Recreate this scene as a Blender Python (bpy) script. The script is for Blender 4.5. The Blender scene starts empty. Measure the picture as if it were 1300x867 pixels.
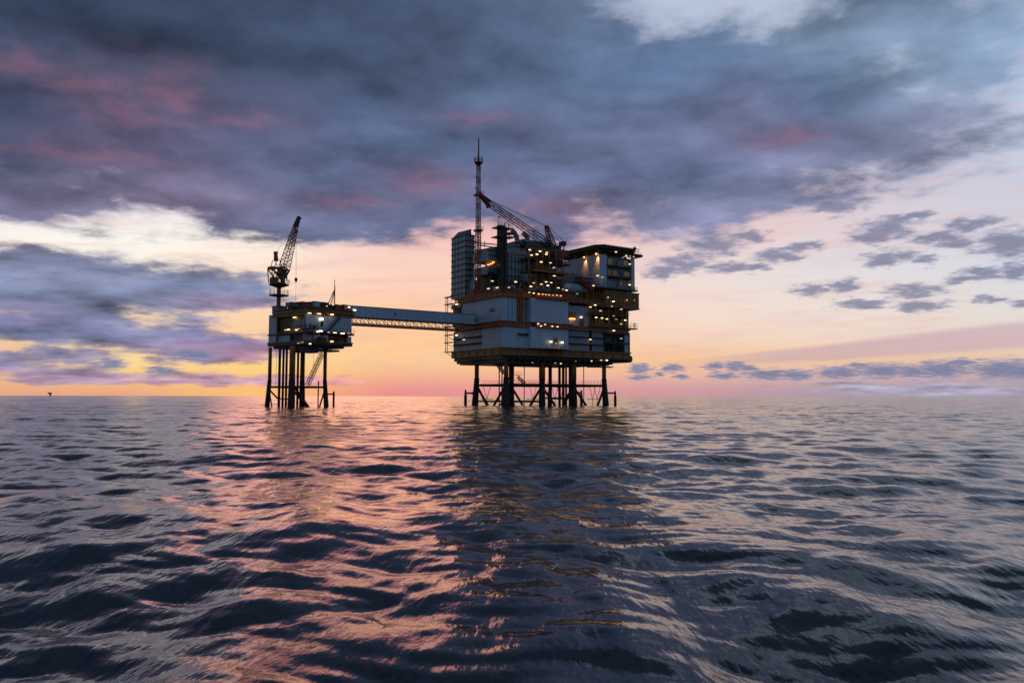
import bpy, bmesh, math, random
import numpy as np
from mathutils import Vector, Matrix

random.seed(7)
R = math.radians
sc = bpy.context.scene
COL = sc.collection

# ------------------------------------------------------------------ camera
CAM_H = 3.2
FPX = 1011.1                       # focal length in pixels of the 1300 px wide photograph
cam_d = bpy.data.cameras.new("camera")
cam_d.lens, cam_d.sensor_width = 28.0, 36.0
cam_d.clip_start, cam_d.clip_end = 0.1, 90000.0
cam = bpy.data.objects.new("camera", cam_d)
COL.objects.link(cam)
ROT = Matrix.Rotation(R(90 + 3.944), 3, 'X') @ Matrix.Rotation(R(0.1), 3, 'Z')
cam.rotation_euler = ROT.to_euler()
cam.location = (0, 0, CAM_H)
sc.camera = cam


def ray(px, py):
    return (ROT @ Vector(((px - 650) / FPX, (433.5 - py) / FPX, -1.0)))


def project(d):
    q = ROT.transposed() @ Vector(d)
    if q.z > -1e-4:
        return None
    return 650 + FPX * q.x / -q.z, 433.5 - FPX * q.y / -q.z


class Frame:
    """a horizontal frame (u along one face, v along the other) standing in the sea"""
    def __init__(s, ox, oy, deg):
        s.o = Vector((ox, oy, 0)); s.a = R(deg)
        s.U = Vector((math.cos(s.a), math.sin(s.a), 0)); s.V = Vector((-math.sin(s.a), math.cos(s.a), 0))

    def _hit(s, px, py, n, k):
        d = ray(px, py); c = Vector((0, 0, CAM_H)) - s.o
        t = (k - c.dot(n)) / d.dot(n)
        return Vector((0, 0, CAM_H)) + d * t - s.o

    def fv(s, px, py, v=0.0):          # point on the vertical plane v = const
        p = s._hit(px, py, s.V, v); return p.dot(s.U), p.z

    def fu(s, px, py, u=0.0):
        p = s._hit(px, py, s.U, u); return p.dot(s.V), p.z

    def pv(s, px, py, v=0.0):
        u, z = s.fv(px, py, v); return Vector((u, v, z))

    def pu(s, px, py, u=0.0):
        v, z = s.fu(px, py, u); return Vector((u, v, z))

    def w(s, u, v, z=0):
        return s.o + s.U * u + s.V * v + Vector((0, 0, z))


# ------------------------------------------------------------------ materials
def mat_new(name):
    m = bpy.data.materials.new(name); m.use_nodes = True
    nt = m.node_tree; nt.nodes.clear()
    return m, nt


def paint(name, col, var=0.25, rough=0.55, metal=0.0, ribs=0.0, rib_axis='X', dirt=0.0, scale=0.6, dirtcol=(0.09, 0.045, 0.02)):
    """painted steel: blotchy weathering, rust streaks and, if wanted, corrugation"""
    m, nt = mat_new(name); n, l = nt.nodes, nt.links
    out = n.new('ShaderNodeOutputMaterial'); b = n.new('ShaderNodeBsdfPrincipled')
    l.new(b.outputs[0], out.inputs[0])
    tc = n.new('ShaderNodeTexCoord')
    nz = n.new('ShaderNodeTexNoise'); nz.inputs['Scale'].default_value = scale; nz.inputs['Detail'].default_value = 6
    l.new(tc.outputs['Object'], nz.inputs['Vector'])
    r = n.new('ShaderNodeValToRGB')
    lo = [c * (1 - var) for c in col]; hi = [min(1, c * (1 + var * 0.5)) for c in col]
    r.color_ramp.elements[0].position = 0.3; r.color_ramp.elements[0].color = (*lo, 1)
    r.color_ramp.elements[1].position = 0.7; r.color_ramp.elements[1].color = (*hi, 1)
    l.new(nz.outputs['Fac'], r.inputs['Fac'])
    colsock = r.outputs['Color']
    if dirt > 0:
        mp = n.new('ShaderNodeMapping'); mp.inputs['Scale'].default_value = (1.6, 1.6, 0.16)
        l.new(tc.outputs['Object'], mp.inputs['Vector'])
        n2 = n.new('ShaderNodeTexNoise'); n2.inputs['Scale'].default_value = 1.1; n2.inputs['Detail'].default_value = 8
        l.new(mp.outputs[0], n2.inputs['Vector'])
        mr = n.new('ShaderNodeMapRange'); mr.inputs['From Min'].default_value = 0.52; mr.inputs['From Max'].default_value = 0.75
        mr.inputs['To Max'].default_value = dirt
        l.new(n2.outputs['Fac'], mr.inputs['Value'])
        mx = n.new('ShaderNodeMixRGB'); l.new(mr.outputs[0], mx.inputs[0]); l.new(colsock, mx.inputs[1])
        mx.inputs[2].default_value = (*dirtcol, 1); colsock = mx.outputs[0]
    l.new(colsock, b.inputs['Base Color'])
    b.inputs['Roughness'].default_value = rough; b.inputs['Metallic'].default_value = metal
    if ribs > 0:
        w = n.new('ShaderNodeTexWave'); w.bands_direction = rib_axis; w.inputs['Scale'].default_value = ribs
        w.inputs['Distortion'].default_value = 0.0
        l.new(tc.outputs['Object'], w.inputs['Vector'])
        bp = n.new('ShaderNodeBump'); bp.inputs['Strength'].default_value = 0.6; bp.inputs['Distance'].default_value = 0.08
        l.new(w.outputs['Fac'], bp.inputs['Height']); l.new(bp.outputs[0], b.inputs['Normal'])
    return m


def glow(name, col, strength):
    m, nt = mat_new(name); n, l = nt.nodes, nt.links
    out = n.new('ShaderNodeOutputMaterial'); e = n.new('ShaderNodeEmission')
    nz = n.new('ShaderNodeTexNoise'); nz.inputs['Scale'].default_value = 0.9
    tc = n.new('ShaderNodeTexCoord'); l.new(tc.outputs['Object'], nz.inputs['Vector'])
    mr = n.new('ShaderNodeMapRange'); mr.inputs['To Min'].default_value = strength * 0.7; mr.inputs['To Max'].default_value = strength * 1.3
    l.new(nz.outputs['Fac'], mr.inputs['Value'])
    oi = n.new('ShaderNodeObjectInfo')       # every lamp burns a little differently
    m2 = n.new('ShaderNodeMapRange'); m2.inputs['To Min'].default_value = 0.35; m2.inputs['To Max'].default_value = 1.35
    l.new(oi.outputs['Random'], m2.inputs['Value'])
    mu = n.new('ShaderNodeMath'); mu.operation = 'MULTIPLY'; l.new(mr.outputs[0], mu.inputs[0]); l.new(m2.outputs[0], mu.inputs[1])
    l.new(mu.outputs[0], e.inputs['Strength'])
    e.inputs['Color'].default_value = (*col, 1); l.new(e.outputs[0], out.inputs[0])
    return m


def banded(name, c1, c2, period):
    """aviation warning bands along local Z"""
    m, nt = mat_new(name); n, l = nt.nodes, nt.links
    out = n.new('ShaderNodeOutputMaterial'); b = n.new('ShaderNodeBsdfPrincipled'); l.new(b.outputs[0], out.inputs[0])
    tc = n.new('ShaderNodeTexCoord'); s = n.new('ShaderNodeSeparateXYZ'); l.new(tc.outputs['Object'], s.inputs[0])
    d = n.new('ShaderNodeMath'); d.operation = 'DIVIDE'; d.inputs[1].default_value = period; l.new(s.outputs[2], d.inputs[0])
    f = n.new('ShaderNodeMath'); f.operation = 'FRACT'; l.new(d.outputs[0], f.inputs[0])
    g = n.new('ShaderNodeMath'); g.operation = 'GREATER_THAN'; g.inputs[1].default_value = 0.5; l.new(f.outputs[0], g.inputs[0])
    mx = n.new('ShaderNodeMixRGB'); l.new(g.outputs[0], mx.inputs[0]); mx.inputs[1].default_value = (*c1, 1); mx.inputs[2].default_value = (*c2, 1)
    l.new(mx.outputs[0], b.inputs['Base Color']); b.inputs['Roughness'].default_value = 0.5
    return m


M = {}
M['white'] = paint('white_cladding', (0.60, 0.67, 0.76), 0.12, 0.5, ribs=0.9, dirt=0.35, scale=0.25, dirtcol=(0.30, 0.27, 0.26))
M['white_shaded'] = paint('white_cladding_shaded', (0.47, 0.50, 0.57), 0.14, 0.5, ribs=0.9, rib_axis='Y', dirt=0.4, scale=0.25, dirtcol=(0.24, 0.22, 0.21))  # white cladding again, with the shade of the side walls darkened into its colour
M['grey'] = paint('grey_cladding', (0.34, 0.37, 0.41), 0.2, 0.5, ribs=0.8, dirt=0.45, scale=0.3)
M['slate'] = paint('slate_panel', (0.38, 0.40, 0.43), 0.3, 0.5, metal=0.0, dirt=0.45, scale=0.35)
M['orange'] = paint('orange_steel', (0.56, 0.135, 0.03), 0.35, 0.55, dirt=0.5, scale=0.5)
M['brown'] = paint('ochre_steel', (0.42, 0.165, 0.045), 0.35, 0.55, dirt=0.5, scale=0.5, dirtcol=(0.06, 0.04, 0.02))
M['olive'] = paint('olive_wall', (0.50, 0.30, 0.10), 0.35, 0.6, dirt=0.5, scale=0.4, dirtcol=(0.08, 0.05, 0.02))
M['dark'] = paint('dark_steel', (0.055, 0.038, 0.03), 0.4, 0.5, scale=0.7)
M['black'] = paint('marine_growth', (0.034, 0.019, 0.013), 0.4, 0.7, scale=1.4)
M['leg'] = paint('yellow_brown_leg', (0.44, 0.12, 0.035), 0.35, 0.55, dirt=0.7, scale=0.4, dirtcol=(0.05, 0.02, 0.012))
M['red'] = paint('red_paint', (0.42, 0.05, 0.03), 0.3, 0.5, dirt=0.3)
M['blue'] = paint('blue_paint', (0.16, 0.22, 0.32), 0.25, 0.5, dirt=0.3)
M['roofblue'] = paint('blue_grey_roof', (0.10, 0.14, 0.18), 0.25, 0.5, ribs=0.7, dirt=0.3)
M['pale'] = paint('pale_tank', (0.55, 0.62, 0.68), 0.15, 0.4, dirt=0.25)
M['green'] = paint('green_rail', (0.05, 0.16, 0.13), 0.3, 0.5)
M['deckgreen'] = paint('helideck_surface', (0.06, 0.085, 0.075), 0.3, 0.8)
M['rope'] = paint('steel_rope', (0.05, 0.045, 0.045), 0.2, 0.5, metal=0.4)
M['mast'] = banded('mast_bands', (0.62, 0.60, 0.60), (0.42, 0.03, 0.025), 4.6)
M['lamp'] = glow('lamp_glass', (1.0, 0.76, 0.40), 2.8)
M['lampw'] = glow('lamp_glass_white', (1.0, 0.82, 0.52), 4.0)
M['lampdim'] = glow('lamp_glass_dim', (1.0, 0.72, 0.42), 1.0)
M['lampo'] = glow('lamp_glass_orange', (1.0, 0.40, 0.09), 5.0)
M['glow_patch'] = glow('glow_patch_emission', (1.0, 0.78, 0.40), 0.07)  # emission standing in for yellowish light patches around the galleries


# ------------------------------------------------------------------ mesh helpers
def box(bm, x0, x1, y0, y1, z0, z1):
    x0, x1 = sorted((x0, x1)); y0, y1 = sorted((y0, y1)); z0, z1 = sorted((z0, z1))
    vs = [bm.verts.new((x, y, z)) for z in (z0, z1) for y in (y0, y1) for x in (x0, x1)]
    for f in ((0, 2, 3, 1), (4, 5, 7, 6), (0, 1, 5, 4), (2, 6, 7, 3), (0, 4, 6, 2), (1, 3, 7, 5)):
        bm.faces.new([vs[i] for i in f])


def tube(bm, p, q, r, n=6, r2=None):
    p, q = Vector(p), Vector(q); r2 = r if r2 is None else r2
    d = (q - p)
    if d.length < 1e-5:
        return
    d.normalize(); a = d.orthogonal().normalized(); b = d.cross(a)
    A = [bm.verts.new(p + (a * math.cos(2 * math.pi * i / n) + b * math.sin(2 * math.pi * i / n)) * r) for i in range(n)]
    B = [bm.verts.new(q + (a * math.cos(2 * math.pi * i / n) + b * math.sin(2 * math.pi * i / n)) * r2) for i in range(n)]
    for i in range(n):
        bm.faces.new((A[i], A[(i + 1) % n], B[(i + 1) % n], B[i]))
    bm.faces.new(A[::-1]); bm.faces.new(B)


def path(bm, pts, r, n=8):
    for a, b in zip(pts, pts[1:]):
        a, b = Vector(a), Vector(b); d = (b - a).normalized() * r * 0.35
        tube(bm, a - d, b + d, r, n)


def lattice(bm, p, q, w0, w1, n, rc=0.09, rl=0.05, side=None, h0=None, h1=None):
    """lattice girder: four chords and zigzag lacing"""
    p, q = Vector(p), Vector(q); d = (q - p).normalized()
    side = Vector(side if side else (0, 1, 0)); side = (side - d * side.dot(d)).normalized(); up = d.cross(side)
    h0 = h0 or w0; h1 = h1 or w1

    def corner(t, i):
        w = (w0 + (w1 - w0) * t) / 2; h = (h0 + (h1 - h0) * t) / 2
        sx, sy = ((1, 1), (1, -1), (-1, -1), (-1, 1))[i]
        return p + (q - p) * t + side * w * sx + up * h * sy
    for i in range(4):
        tube(bm, corner(0, i), corner(1, i), rc, 5)
    for k in range(n):
        t0, t1 = k / n, (k + 1) / n
        for i in range(4):
            j = (i + 1) % 4
            a, b = (i, j) if k % 2 else (j, i)
            tube(bm, corner(t0, a), corner(t1, b), rl, 4)
            tube(bm, corner(t1, i), corner(t1, j), rl, 4)


def rail(bm, pts, h=1.1, step=1.8, r=0.045):
    for a, b in zip(pts, pts[1:]):
        a, b = Vector(a), Vector(b); L = (b - a).length; n = max(1, int(L / step))
        for z in (h, h * 0.5):
            tube(bm, a + Vector((0, 0, z)), b + Vector((0, 0, z)), r, 4)
        for i in range(n + 1):
            c = a.lerp(b, i / n); tube(bm, c, c + Vector((0, 0, h)), r, 4)


def ibeam_box(bm, u0, u1, v0, v1, z0, z1, step=3.0):
    """a plate girder ring: web, proud flanges and stiffeners"""
    box(bm, u0, u1, v0, v1, z0 + 0.25, z1 - 0.25)
    box(bm, u0 - 0.3, u1 + 0.3, v0 - 0.3, v1 + 0.3, z1 - 0.25, z1)
    box(bm, u0 - 0.3, u1 + 0.3, v0 - 0.3, v1 + 0.3, z0, z0 + 0.25)
    k = u0 + step / 2
    while k < u1:
        box(bm, k - 0.08, k + 0.08, v0 - 0.22, v0 - 0.003, z0 + 0.252, z1 - 0.252); k += step
    k = v0 + step / 2
    while k < v1:
        box(bm, u0 - 0.22, u0 - 0.003, k - 0.08, k + 0.08, z0 + 0.252, z1 - 0.252); k += step


def obj(name, bm, mat, parent=None, smooth=False, loc=None):
    me = bpy.data.meshes.new(name); 
    bmesh.ops.recalc_face_normals(bm, faces=bm.faces[:])
    if loc is not None:
        bmesh.ops.translate(bm, verts=bm.verts[:], vec=-Vector(loc))
    bm.to_mesh(me); bm.free()
    if smooth:
        for p in me.polygons: p.use_smooth = True
    me.materials.append(mat)
    o = bpy.data.objects.new(name, me); COL.objects.link(o)
    if parent: o.parent = parent
    if loc is not None: o.location = loc
    return o


def tag(o, label, cat, group=None):
    o['label'] = label; o['category'] = cat
    if group: o['group'] = group
    return o


def thing(name, label, cat, loc, rotz=0.0, group=None):
    o = bpy.data.objects.new(name, None); COL.objects.link(o)
    o.location = loc; o.rotation_euler = (0, 0, rotz); o.empty_display_size = 1
    return tag(o, label, cat, group)


def lathe(bm, c, prof, n=20):
    c = Vector(c); rings = []
    for r, z in prof:
        rings.append([bm.verts.new(c + Vector((r * math.cos(2 * math.pi * i / n), r * math.sin(2 * math.pi * i / n), z))) for i in range(n)])
    for A, B in zip(rings, rings[1:]):
        for i in range(n):
            bm.faces.new((A[i], A[(i + 1) % n], B[(i + 1) % n], B[i]))
    bm.faces.new(rings[0][::-1]); bm.faces.new(rings[-1])


def NB():
    return bmesh.new()

# ------------------------------------------------------------------ world: dusk sky with broken cloud
def s2l(c):
    return tuple(((x / 255) / 12.92 if x / 255 <= 0.04045 else ((x / 255 + 0.055) / 1.055) ** 2.4) for x in c)


CLX = [0, 150, 330, 500, 650, 850, 1050, 1300]
CLEAR = [   # colours of the open sky, from high to low
    (-150, [(60, 76, 104), (66, 84, 112), (80, 100, 130), (100, 122, 154), (130, 150, 182), (160, 178, 205), (160, 180, 205), (150, 170, 200)]),
    (0,   [(72, 90, 118), (82, 100, 130), (98, 118, 148), (118, 140, 172), (150, 168, 196), (185, 200, 222), (180, 198, 220), (160, 182, 208)]),
    (130, [(112, 122, 150), (124, 130, 158), (140, 142, 170), (146, 148, 178), (165, 168, 194), (190, 195, 215), (195, 205, 225), (190, 206, 228)]),
    (240, [(206, 204, 220), (222, 212, 220), (222, 208, 218), (200, 166, 184), (212, 180, 194), (230, 190, 194), (218, 205, 215), (205, 205, 222)]),
    (290, [(254, 246, 240), (255, 255, 250), (254, 246, 238), (240, 190, 188), (245, 190, 188), (240, 202, 198), (226, 210, 214), (212, 212, 224)]),
    (340, [(250, 232, 215), (255, 244, 226), (255, 232, 212), (254, 216, 198), (252, 212, 196), (236, 219, 216), (228, 222, 224), (214, 218, 228)]),
    (390, [(248, 215, 190), (252, 220, 184), (254, 214, 180), (255, 204, 170), (254, 206, 176), (246, 221, 208), (238, 225, 216), (226, 222, 218)]),
    (430, [(240, 200, 160), (253, 218, 170), (253, 208, 160), (255, 203, 154), (254, 203, 156), (246, 212, 190), (242, 216, 200), (234, 212, 198)]),
    (455, [(240, 196, 150), (253, 222, 158), (253, 214, 150), (255, 207, 153), (253, 206, 156), (249, 200, 148), (238, 200, 162), (232, 200, 170)]),
    (475, [(238, 186, 140), (250, 208, 130), (254, 206, 122), (246, 184, 144), (244, 184, 146), (240, 186, 160), (226, 186, 172), (208, 176, 174)]),
    (490, [(236, 176, 136), (244, 184, 130), (254, 190, 120), (238, 156, 144), (234, 158, 150), (214, 162, 160), (186, 162, 172), (168, 156, 174)]),
    (502, [(228, 165, 135), (232, 160, 132), (255, 200, 112), (232, 142, 144), (228, 148, 148), (206, 150, 156), (172, 152, 170), (156, 148, 172)]),
]


def clear_rgb(px, py):
    px = min(max(px, 0), 1300); py = min(max(py, -150), 502)
    for (ya, ra), (yb, rb) in zip(CLEAR, CLEAR[1:]):
        if py <= yb:
            t = (py - ya) / (yb - ya)
            a = [np.interp(px, CLX, [c[k] for c in ra]) for k in range(3)]
            b = [np.interp(px, CLX, [c[k] for c in rb]) for k in range(3)]
            return [a[k] * (1 - t) + b[k] * t for k in range(3)]
    return list(CLEAR[-1][1][0])


# broad cloud masses: x, y, half width, half height, density, colour
MASS = [
    (100, 30, 420, 110, 1.0, (50, 61, 84)), (420, 60, 330, 110, 1.0, (66, 79, 106)), (30, 180, 170, 60, 0.95, (60, 68, 94)),
    (180, 172, 110, 26, 0.95, (68, 70, 98)), (300, 190, 140, 60, 0.95, (86, 86, 116)), (480, 150, 200, 80, 1.0, (74, 86, 116)),
    (640, 110, 120, 100, 0.95, (84, 98, 128)), (130, 235, 180, 34, 0.62, (112, 104, 132)), (420, 235, 140, 40, 0.78, (84, 94, 126)),
    (570, 215, 120, 50, 0.92, (82, 94, 126)), (700, 190, 120, 60, 0.95, (88, 98, 130)), (450, 285, 110, 30, 0.97, (98, 104, 136)),
    (340, 285, 70, 20, 0.9, (104, 104, 134)), (40, 262, 120, 18, 0.9, (100, 96, 124)),
    (250, 262, 110, 16, 0.6, (130, 112, 138)),
    (810, 95, 200, 48, 0.95, (84, 104, 138)), (960, 110, 150, 60, 0.95, (86, 104, 138)), (900, 165, 230, 34, 0.95, (94, 102, 134)),
    (1080, 165, 130, 28, 0.8, (102, 112, 144)), (760, 225, 90, 22, 0.62, (96, 104, 138)), (900, 232, 110, 26, 0.97, (84, 98, 132)),
    (870, 275, 80, 24, 0.9, (112, 112, 144)), (1000, 205, 160, 22, 0.65, (116, 118, 148)),
    (720, 300, 60, 24, 0.8, (104, 104, 138)), (660, 250, 120, 30, 0.7, (90, 98, 130)),
    (1200, 50, 190, 80, 0.82, (112, 130, 158)), (930, 262, 120, 16, 0.7, (120, 122, 152)), (1060, 232, 150, 16, 0.52, (122, 124, 156)), (1180, 250, 150, 14, 0.42, (132, 134, 164)), (1230, 160, 120, 26, 0.6, (136, 142, 170)), (880, 305, 66, 16, 0.72, (116, 118, 148)), (1000, 262, 60, 10, 0.5, (112, 116, 148)), (1060, 40, 120, 40, 0.42, (125, 142, 172)),
    (1240, 200, 140, 26, 0.42, (130, 134, 160)), (720, 30, 70, 40, 0.55, (110, 126, 156)), (900, 25, 120, 20, 0.45, (135, 150, 178)),
    (70, 322, 140, 14, 0.9, (110, 112, 142)), (150, 372, 230, 28, 1.0, (112, 120, 150)), (40, 350, 180, 20, 0.9, (124, 130, 160)),
    (300, 352, 40, 9, 0.55, (130, 122, 150)), (280, 388, 80, 10, 0.7, (142, 122, 152)), (30, 402, 80, 12, 0.9, (106, 100, 136)),
    (110, 424, 150, 15, 0.97, (114, 118, 152)), (260, 436, 110, 14, 0.95, (124, 116, 150)), (320, 448, 70, 12, 0.85, (162, 126, 152)),
    (30, 456, 110, 12, 0.9, (130, 124, 154)), (60, 478, 110, 9, 0.85, (152, 130, 156)), (240, 458, 60, 8, 0.6, (140, 122, 150)),
    (250, 482, 160, 9, 0.85, (172, 136, 156)), (420, 482, 60, 7, 0.5, (210, 142, 150)),
    (1200, 493, 240, 10, 0.8, (158, 150, 172)),
    (620, 493, 200, 7, 0.4, (222, 144, 152)),
]
PINK = [  # places where the low sun reddens the cloud base
    (50, 80, 60, 20, 0.25), (110, 100, 80, 16, 0.42), (220, 118, 42, 24, 0.62), (160, 140, 70, 18, 0.40), (310, 150, 48, 14, 0.68), (350, 115, 50, 16, 0.25),
    (540, 236, 55, 14, 0.72), (450, 255, 60, 10, 0.4), (120, 196, 110, 12, 0.35), (480, 163, 80, 12, 0.2), (600, 235, 50, 14, 0.35),
    (940, 130, 90, 12, 0.22), (1000, 175, 60, 12, 0.35), (740, 170, 70, 16, 0.25), (560, 100, 60, 12, 0.18), (300, 270, 60, 12, 0.25),
    (700, 265, 80, 16, 0.3), (1180, 130, 100, 16, 0.12), (250, 390, 160, 10, 0.2), (200, 445, 180, 5, 0.3), (310, 456, 70, 8, 0.55), (60, 390, 90, 8, .2),
]


def cloud_rgba(px, py):
    trans, wsum, col = 1.0, 1e-6, np.zeros(3)
    for x, y, rx, ry, d, c in MASS:
        q = ((px - x) / rx) ** 2 + ((py - y) / ry) ** 2
        g = math.exp(-(q ** 1.3) * 0.7)
        trans *= 1 - min(0.999, d * g)
        wgt = g ** 1.5 + 1e-9; wsum += wgt; col += np.array(c) * wgt
    col /= wsum; col *= (1.11, 1.12, 1.10)
    if py < 0: # the cloud sheet goes on above the frame
        k = min(1, -py / 150); trans *= 1 - 0.85 * k
        col = col * (1 - k) + np.array((62, 76, 104)) * k
    p = 0.0
    for x, y, rx, ry, s in PINK:
        p = max(p, s * math.exp(-(((px - x) / rx) ** 2 + ((py - y) / ry) ** 2)))
    p *= 0.5; col = col * (1 - p) + np.array((190, 112, 130)) * p
    return col, 1 - trans


world = bpy.data.worlds.new("World"); sc.world = world; world.use_nodes = True
wt = world.node_tree; wt.nodes.clear()


def wn(t, **k):
    n = wt.nodes.new(t)
    for a, b in k.items(): setattr(n, a, b)
    return n


def lk(a, b): wt.links.new(a, b)


def sock(n, i, v):
    if isinstance(v, (int, float, tuple)): n.inputs[i].default_value = v
    else: lk(v, n.inputs[i])


def mth(op, a, b=None, c=None, clamp=False):
    n = wn('ShaderNodeMath', operation=op, use_clamp=clamp); sock(n, 0, a)
    if b is not None: sock(n, 1, b)
    if c is not None: sock(n, 2, c)
    return n.outputs[0]


def mrange(v, a, b, c=0.0, d=1.0, mode='SMOOTHSTEP'):
    n = wn('ShaderNodeMapRange', interpolation_type=mode, clamp=True)
    sock(n, 0, v); sock(n, 1, a); sock(n, 2, b); sock(n, 3, c); sock(n, 4, d)
    return n.outputs[0]


def mixc(f, a, b, mode='MIX'):
    n = wn('ShaderNodeMixRGB', blend_type=mode); sock(n, 0, f); sock(n, 1, a); sock(n, 2, b)
    return n.outputs[0]


def mixf(f, a, b):
    n = wn('ShaderNodeMix', data_type='FLOAT'); sock(n, 0, f); sock(n, 2, a); sock(n, 3, b)
    return n.outputs[0]


def vm(op, a, b=None, c=None, out=0):
    n = wn('ShaderNodeVectorMath', operation=op); sock(n, 0, a)
    if b is not None: sock(n, 1, b)
    if c is not None: sock(n, 2, c)
    return n.outputs[out]


def noise(v, scale, detail=5.0, rough=0.55, col=False, dist=0.0):
    n = wn('ShaderNodeTexNoise'); lk(v, n.inputs['Vector'])
    n.inputs['Scale'].default_value = scale; n.inputs['Detail'].default_value = detail
    n.inputs['Roughness'].default_value = rough; n.inputs['Distortion'].default_value = dist
    return n.outputs['Color' if col else 'Fac']


tc = wn('ShaderNodeTexCoord'); D = vm('NORMALIZE', tc.outputs['Generated'])
sp = wn('ShaderNodeSeparateXYZ'); lk(D, sp.inputs[0]); X, Y, Z = sp.outputs
az = mth('MULTIPLY', mth('ARCTAN2', X, Y), 180 / math.pi)
el = mth('MULTIPLY', mth('ARCSINE', Z), 180 / math.pi)
elp = mth('MAXIMUM', el, 0.0)
# position on the cloud sheet, seen in perspective
zz = mth('ADD', mth('MAXIMUM', Z, 0.0), 0.13)
cb = wn('ShaderNodeCombineXYZ'); lk(mth('DIVIDE', X, zz), cb.inputs[0]); lk(mth('DIVIDE', Y, zz), cb.inputs[1])
P = cb.outputs[0]
w1 = vm('SUBTRACT', noise(P, 2.6, 6, 0.6, col=True), (0.5, 0.5, 0.5))
ws = wn('ShaderNodeSeparateXYZ'); lk(w1, ws.inputs[0])
ampe = mth('ADD', mth('MULTIPLY', elp, 0.20), 0.30)           # warp shrinks towards the horizon
ampa = mth('ADD', mth('MULTIPLY', elp, 0.32), 3.0)
azw = mth('MULTIPLY_ADD', ws.outputs[0], ampa, az)
elw = mth('MULTIPLY_ADD', ws.outputs[1], ampe, el)

ELS = [0.0, 0.4, 0.9, 1.4, 1.9, 2.5, 3.1, 3.8, 4.5, 5.3, 6.2, 7.2, 8.4, 9.8, 11.4, 13.2, 15.2, 17.4, 20, 23, 27, 34]
AZM = 38.0
azf = mrange(azw, -AZM, AZM, mode='LINEAR')
azf0 = mrange(az, -AZM, AZM, mode='LINEAR')


def ramp(rows, fac):
    n = wn('ShaderNodeValToRGB'); lk(fac, n.inputs[0]); cr = n.color_ramp; cr.interpolation = 'B_SPLINE' if False else 'LINEAR'
    while len(cr.elements) < len(rows): cr.elements.new(0.5)
    for i, c in enumerate(rows):
        cr.elements[i].position = i / (len(rows) - 1)
    for i, c in enumerate(rows):
        cr.elements[i].color = c
    return n.outputs['Color'], n.outputs['Alpha']


cur_clear = cur_cc = cur_ca = None
for i, e in enumerate(ELS):
    row_c, row_k = [], []
    for j in range(32):
        a = R(-AZM + 2 * AZM * j / 31); ee = R(e)
        p = project((math.sin(a) * math.cos(ee), math.cos(a) * math.cos(ee), math.sin(ee)))
        px, py = p; 
        if e == 0: py = 502
        row_c.append((*s2l(clear_rgb(px, py)), 1.0))
        kc, ka = cloud_rgba(px, py)
        row_k.append((*s2l(kc), float(ka)))
    cc, _ = ramp(row_c[::1], azf0); kc, ka = ramp(row_k, azf)
    if i == 0:
        cur_clear, cur_cc, cur_ca = cc, kc, ka
    else:
        t0 = mrange(el, ELS[i - 1], e, mode='LINEAR'); t1 = mrange(elw, ELS[i - 1], e, mode='LINEAR')
        cur_clear = mixc(t0, cur_clear, cc); cur_cc = mixc(t1, cur_cc, kc); cur_ca = mixf(t1, cur_ca, ka)

# thin high streaks in the open sky
cb2 = wn('ShaderNodeCombineXYZ'); lk(mth('MULTIPLY', az, 0.11), cb2.inputs[0]); lk(mth('MULTIPLY_ADD', az, -0.10, mth('MULTIPLY', el, 1.25)), cb2.inputs[1])
st = noise(cb2.outputs[0], 1.2, 7, 0.6, dist=0.6)
stf = mth('MULTIPLY', mrange(st, 0.48, 0.72), mrange(el, 0.8, 3.0))
clear2 = mixc(mth('MULTIPLY', stf, 0.38), cur_clear, (0.84, 0.47, 0.44, 1))
clear2 = mixc(mth('MULTIPLY', mrange(noise(P, 1.7, 7, 0.62), 0.46, 0.7), 0.18), clear2, (0.60, 0.40, 0.44, 1))

# one broad mauve veil slanting up to the right, low over the sea
def azel(x, y):
    d = ray(x, y).normalized(); return math.degrees(math.atan2(d.x, d.y)), math.degrees(math.asin(d.z))
(va, ve), (vb, vf) = azel(880, 461), azel(1300, 425); sl = (vf - ve) / (vb - va)
dv = mth('DIVIDE', mth('ABSOLUTE', mth('SUBTRACT', el, mth('MULTIPLY_ADD', az, sl, ve - sl * va))), mrange(az, va, vb, 0.35, 0.80))
clear2 = mixc(mth('MULTIPLY', mth('MULTIPLY', mrange(mth('ADD', dv, mth('MULTIPLY', mth('SUBTRACT', st, 0.5), 0.8)), 0.6, 1.3, 1.0, 0.0), mrange(az, va - 4, va + 8)), 0.62), clear2, (*s2l((196, 164, 180)), 1))
# main cloud sheet
f1 = noise(P, 5.0, 9, 0.57, dist=0.2)
cb3 = wn('ShaderNodeCombineXYZ'); lk(mth('MULTIPLY', az, 0.30), cb3.inputs[0]); lk(mth('MULTIPLY', el, 0.85), cb3.inputs[1])
f3 = noise(cb3.outputs[0], 1.0, 9, 0.60, dist=0.15)
f1 = mixf(mrange(el, 5.0, 14.0, 0.75, 0.25), f1, f3)
f2 = noise(P, 2.2, 4, 0.5)
fa = noise(vm('SCALE', P, None) if False else vm('MULTIPLY', P, (1.035, 1.035, 1.0)), 5.0, 6, 0.6, dist=0.25); fb = noise(vm('MULTIPLY', P, (0.965, 0.965, 1.0)), 5.0, 6, 0.6, dist=0.25)
relief = mth('SUBTRACT', fa, fb)
raw = mth('MULTIPLY_ADD', mth('SUBTRACT', f1, 0.5), 1.38, cur_ca)
alpha = mrange(raw, mrange(el, 5.0, 13.0, 0.40, 0.29), mrange(el, 5.0, 13.0, 0.64, 0.76))
lum = mth('MULTIPLY_ADD', relief, 0.7, mth('MULTIPLY_ADD', mth('SUBTRACT', f1, 0.5), 0.75, 1.0))
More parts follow.
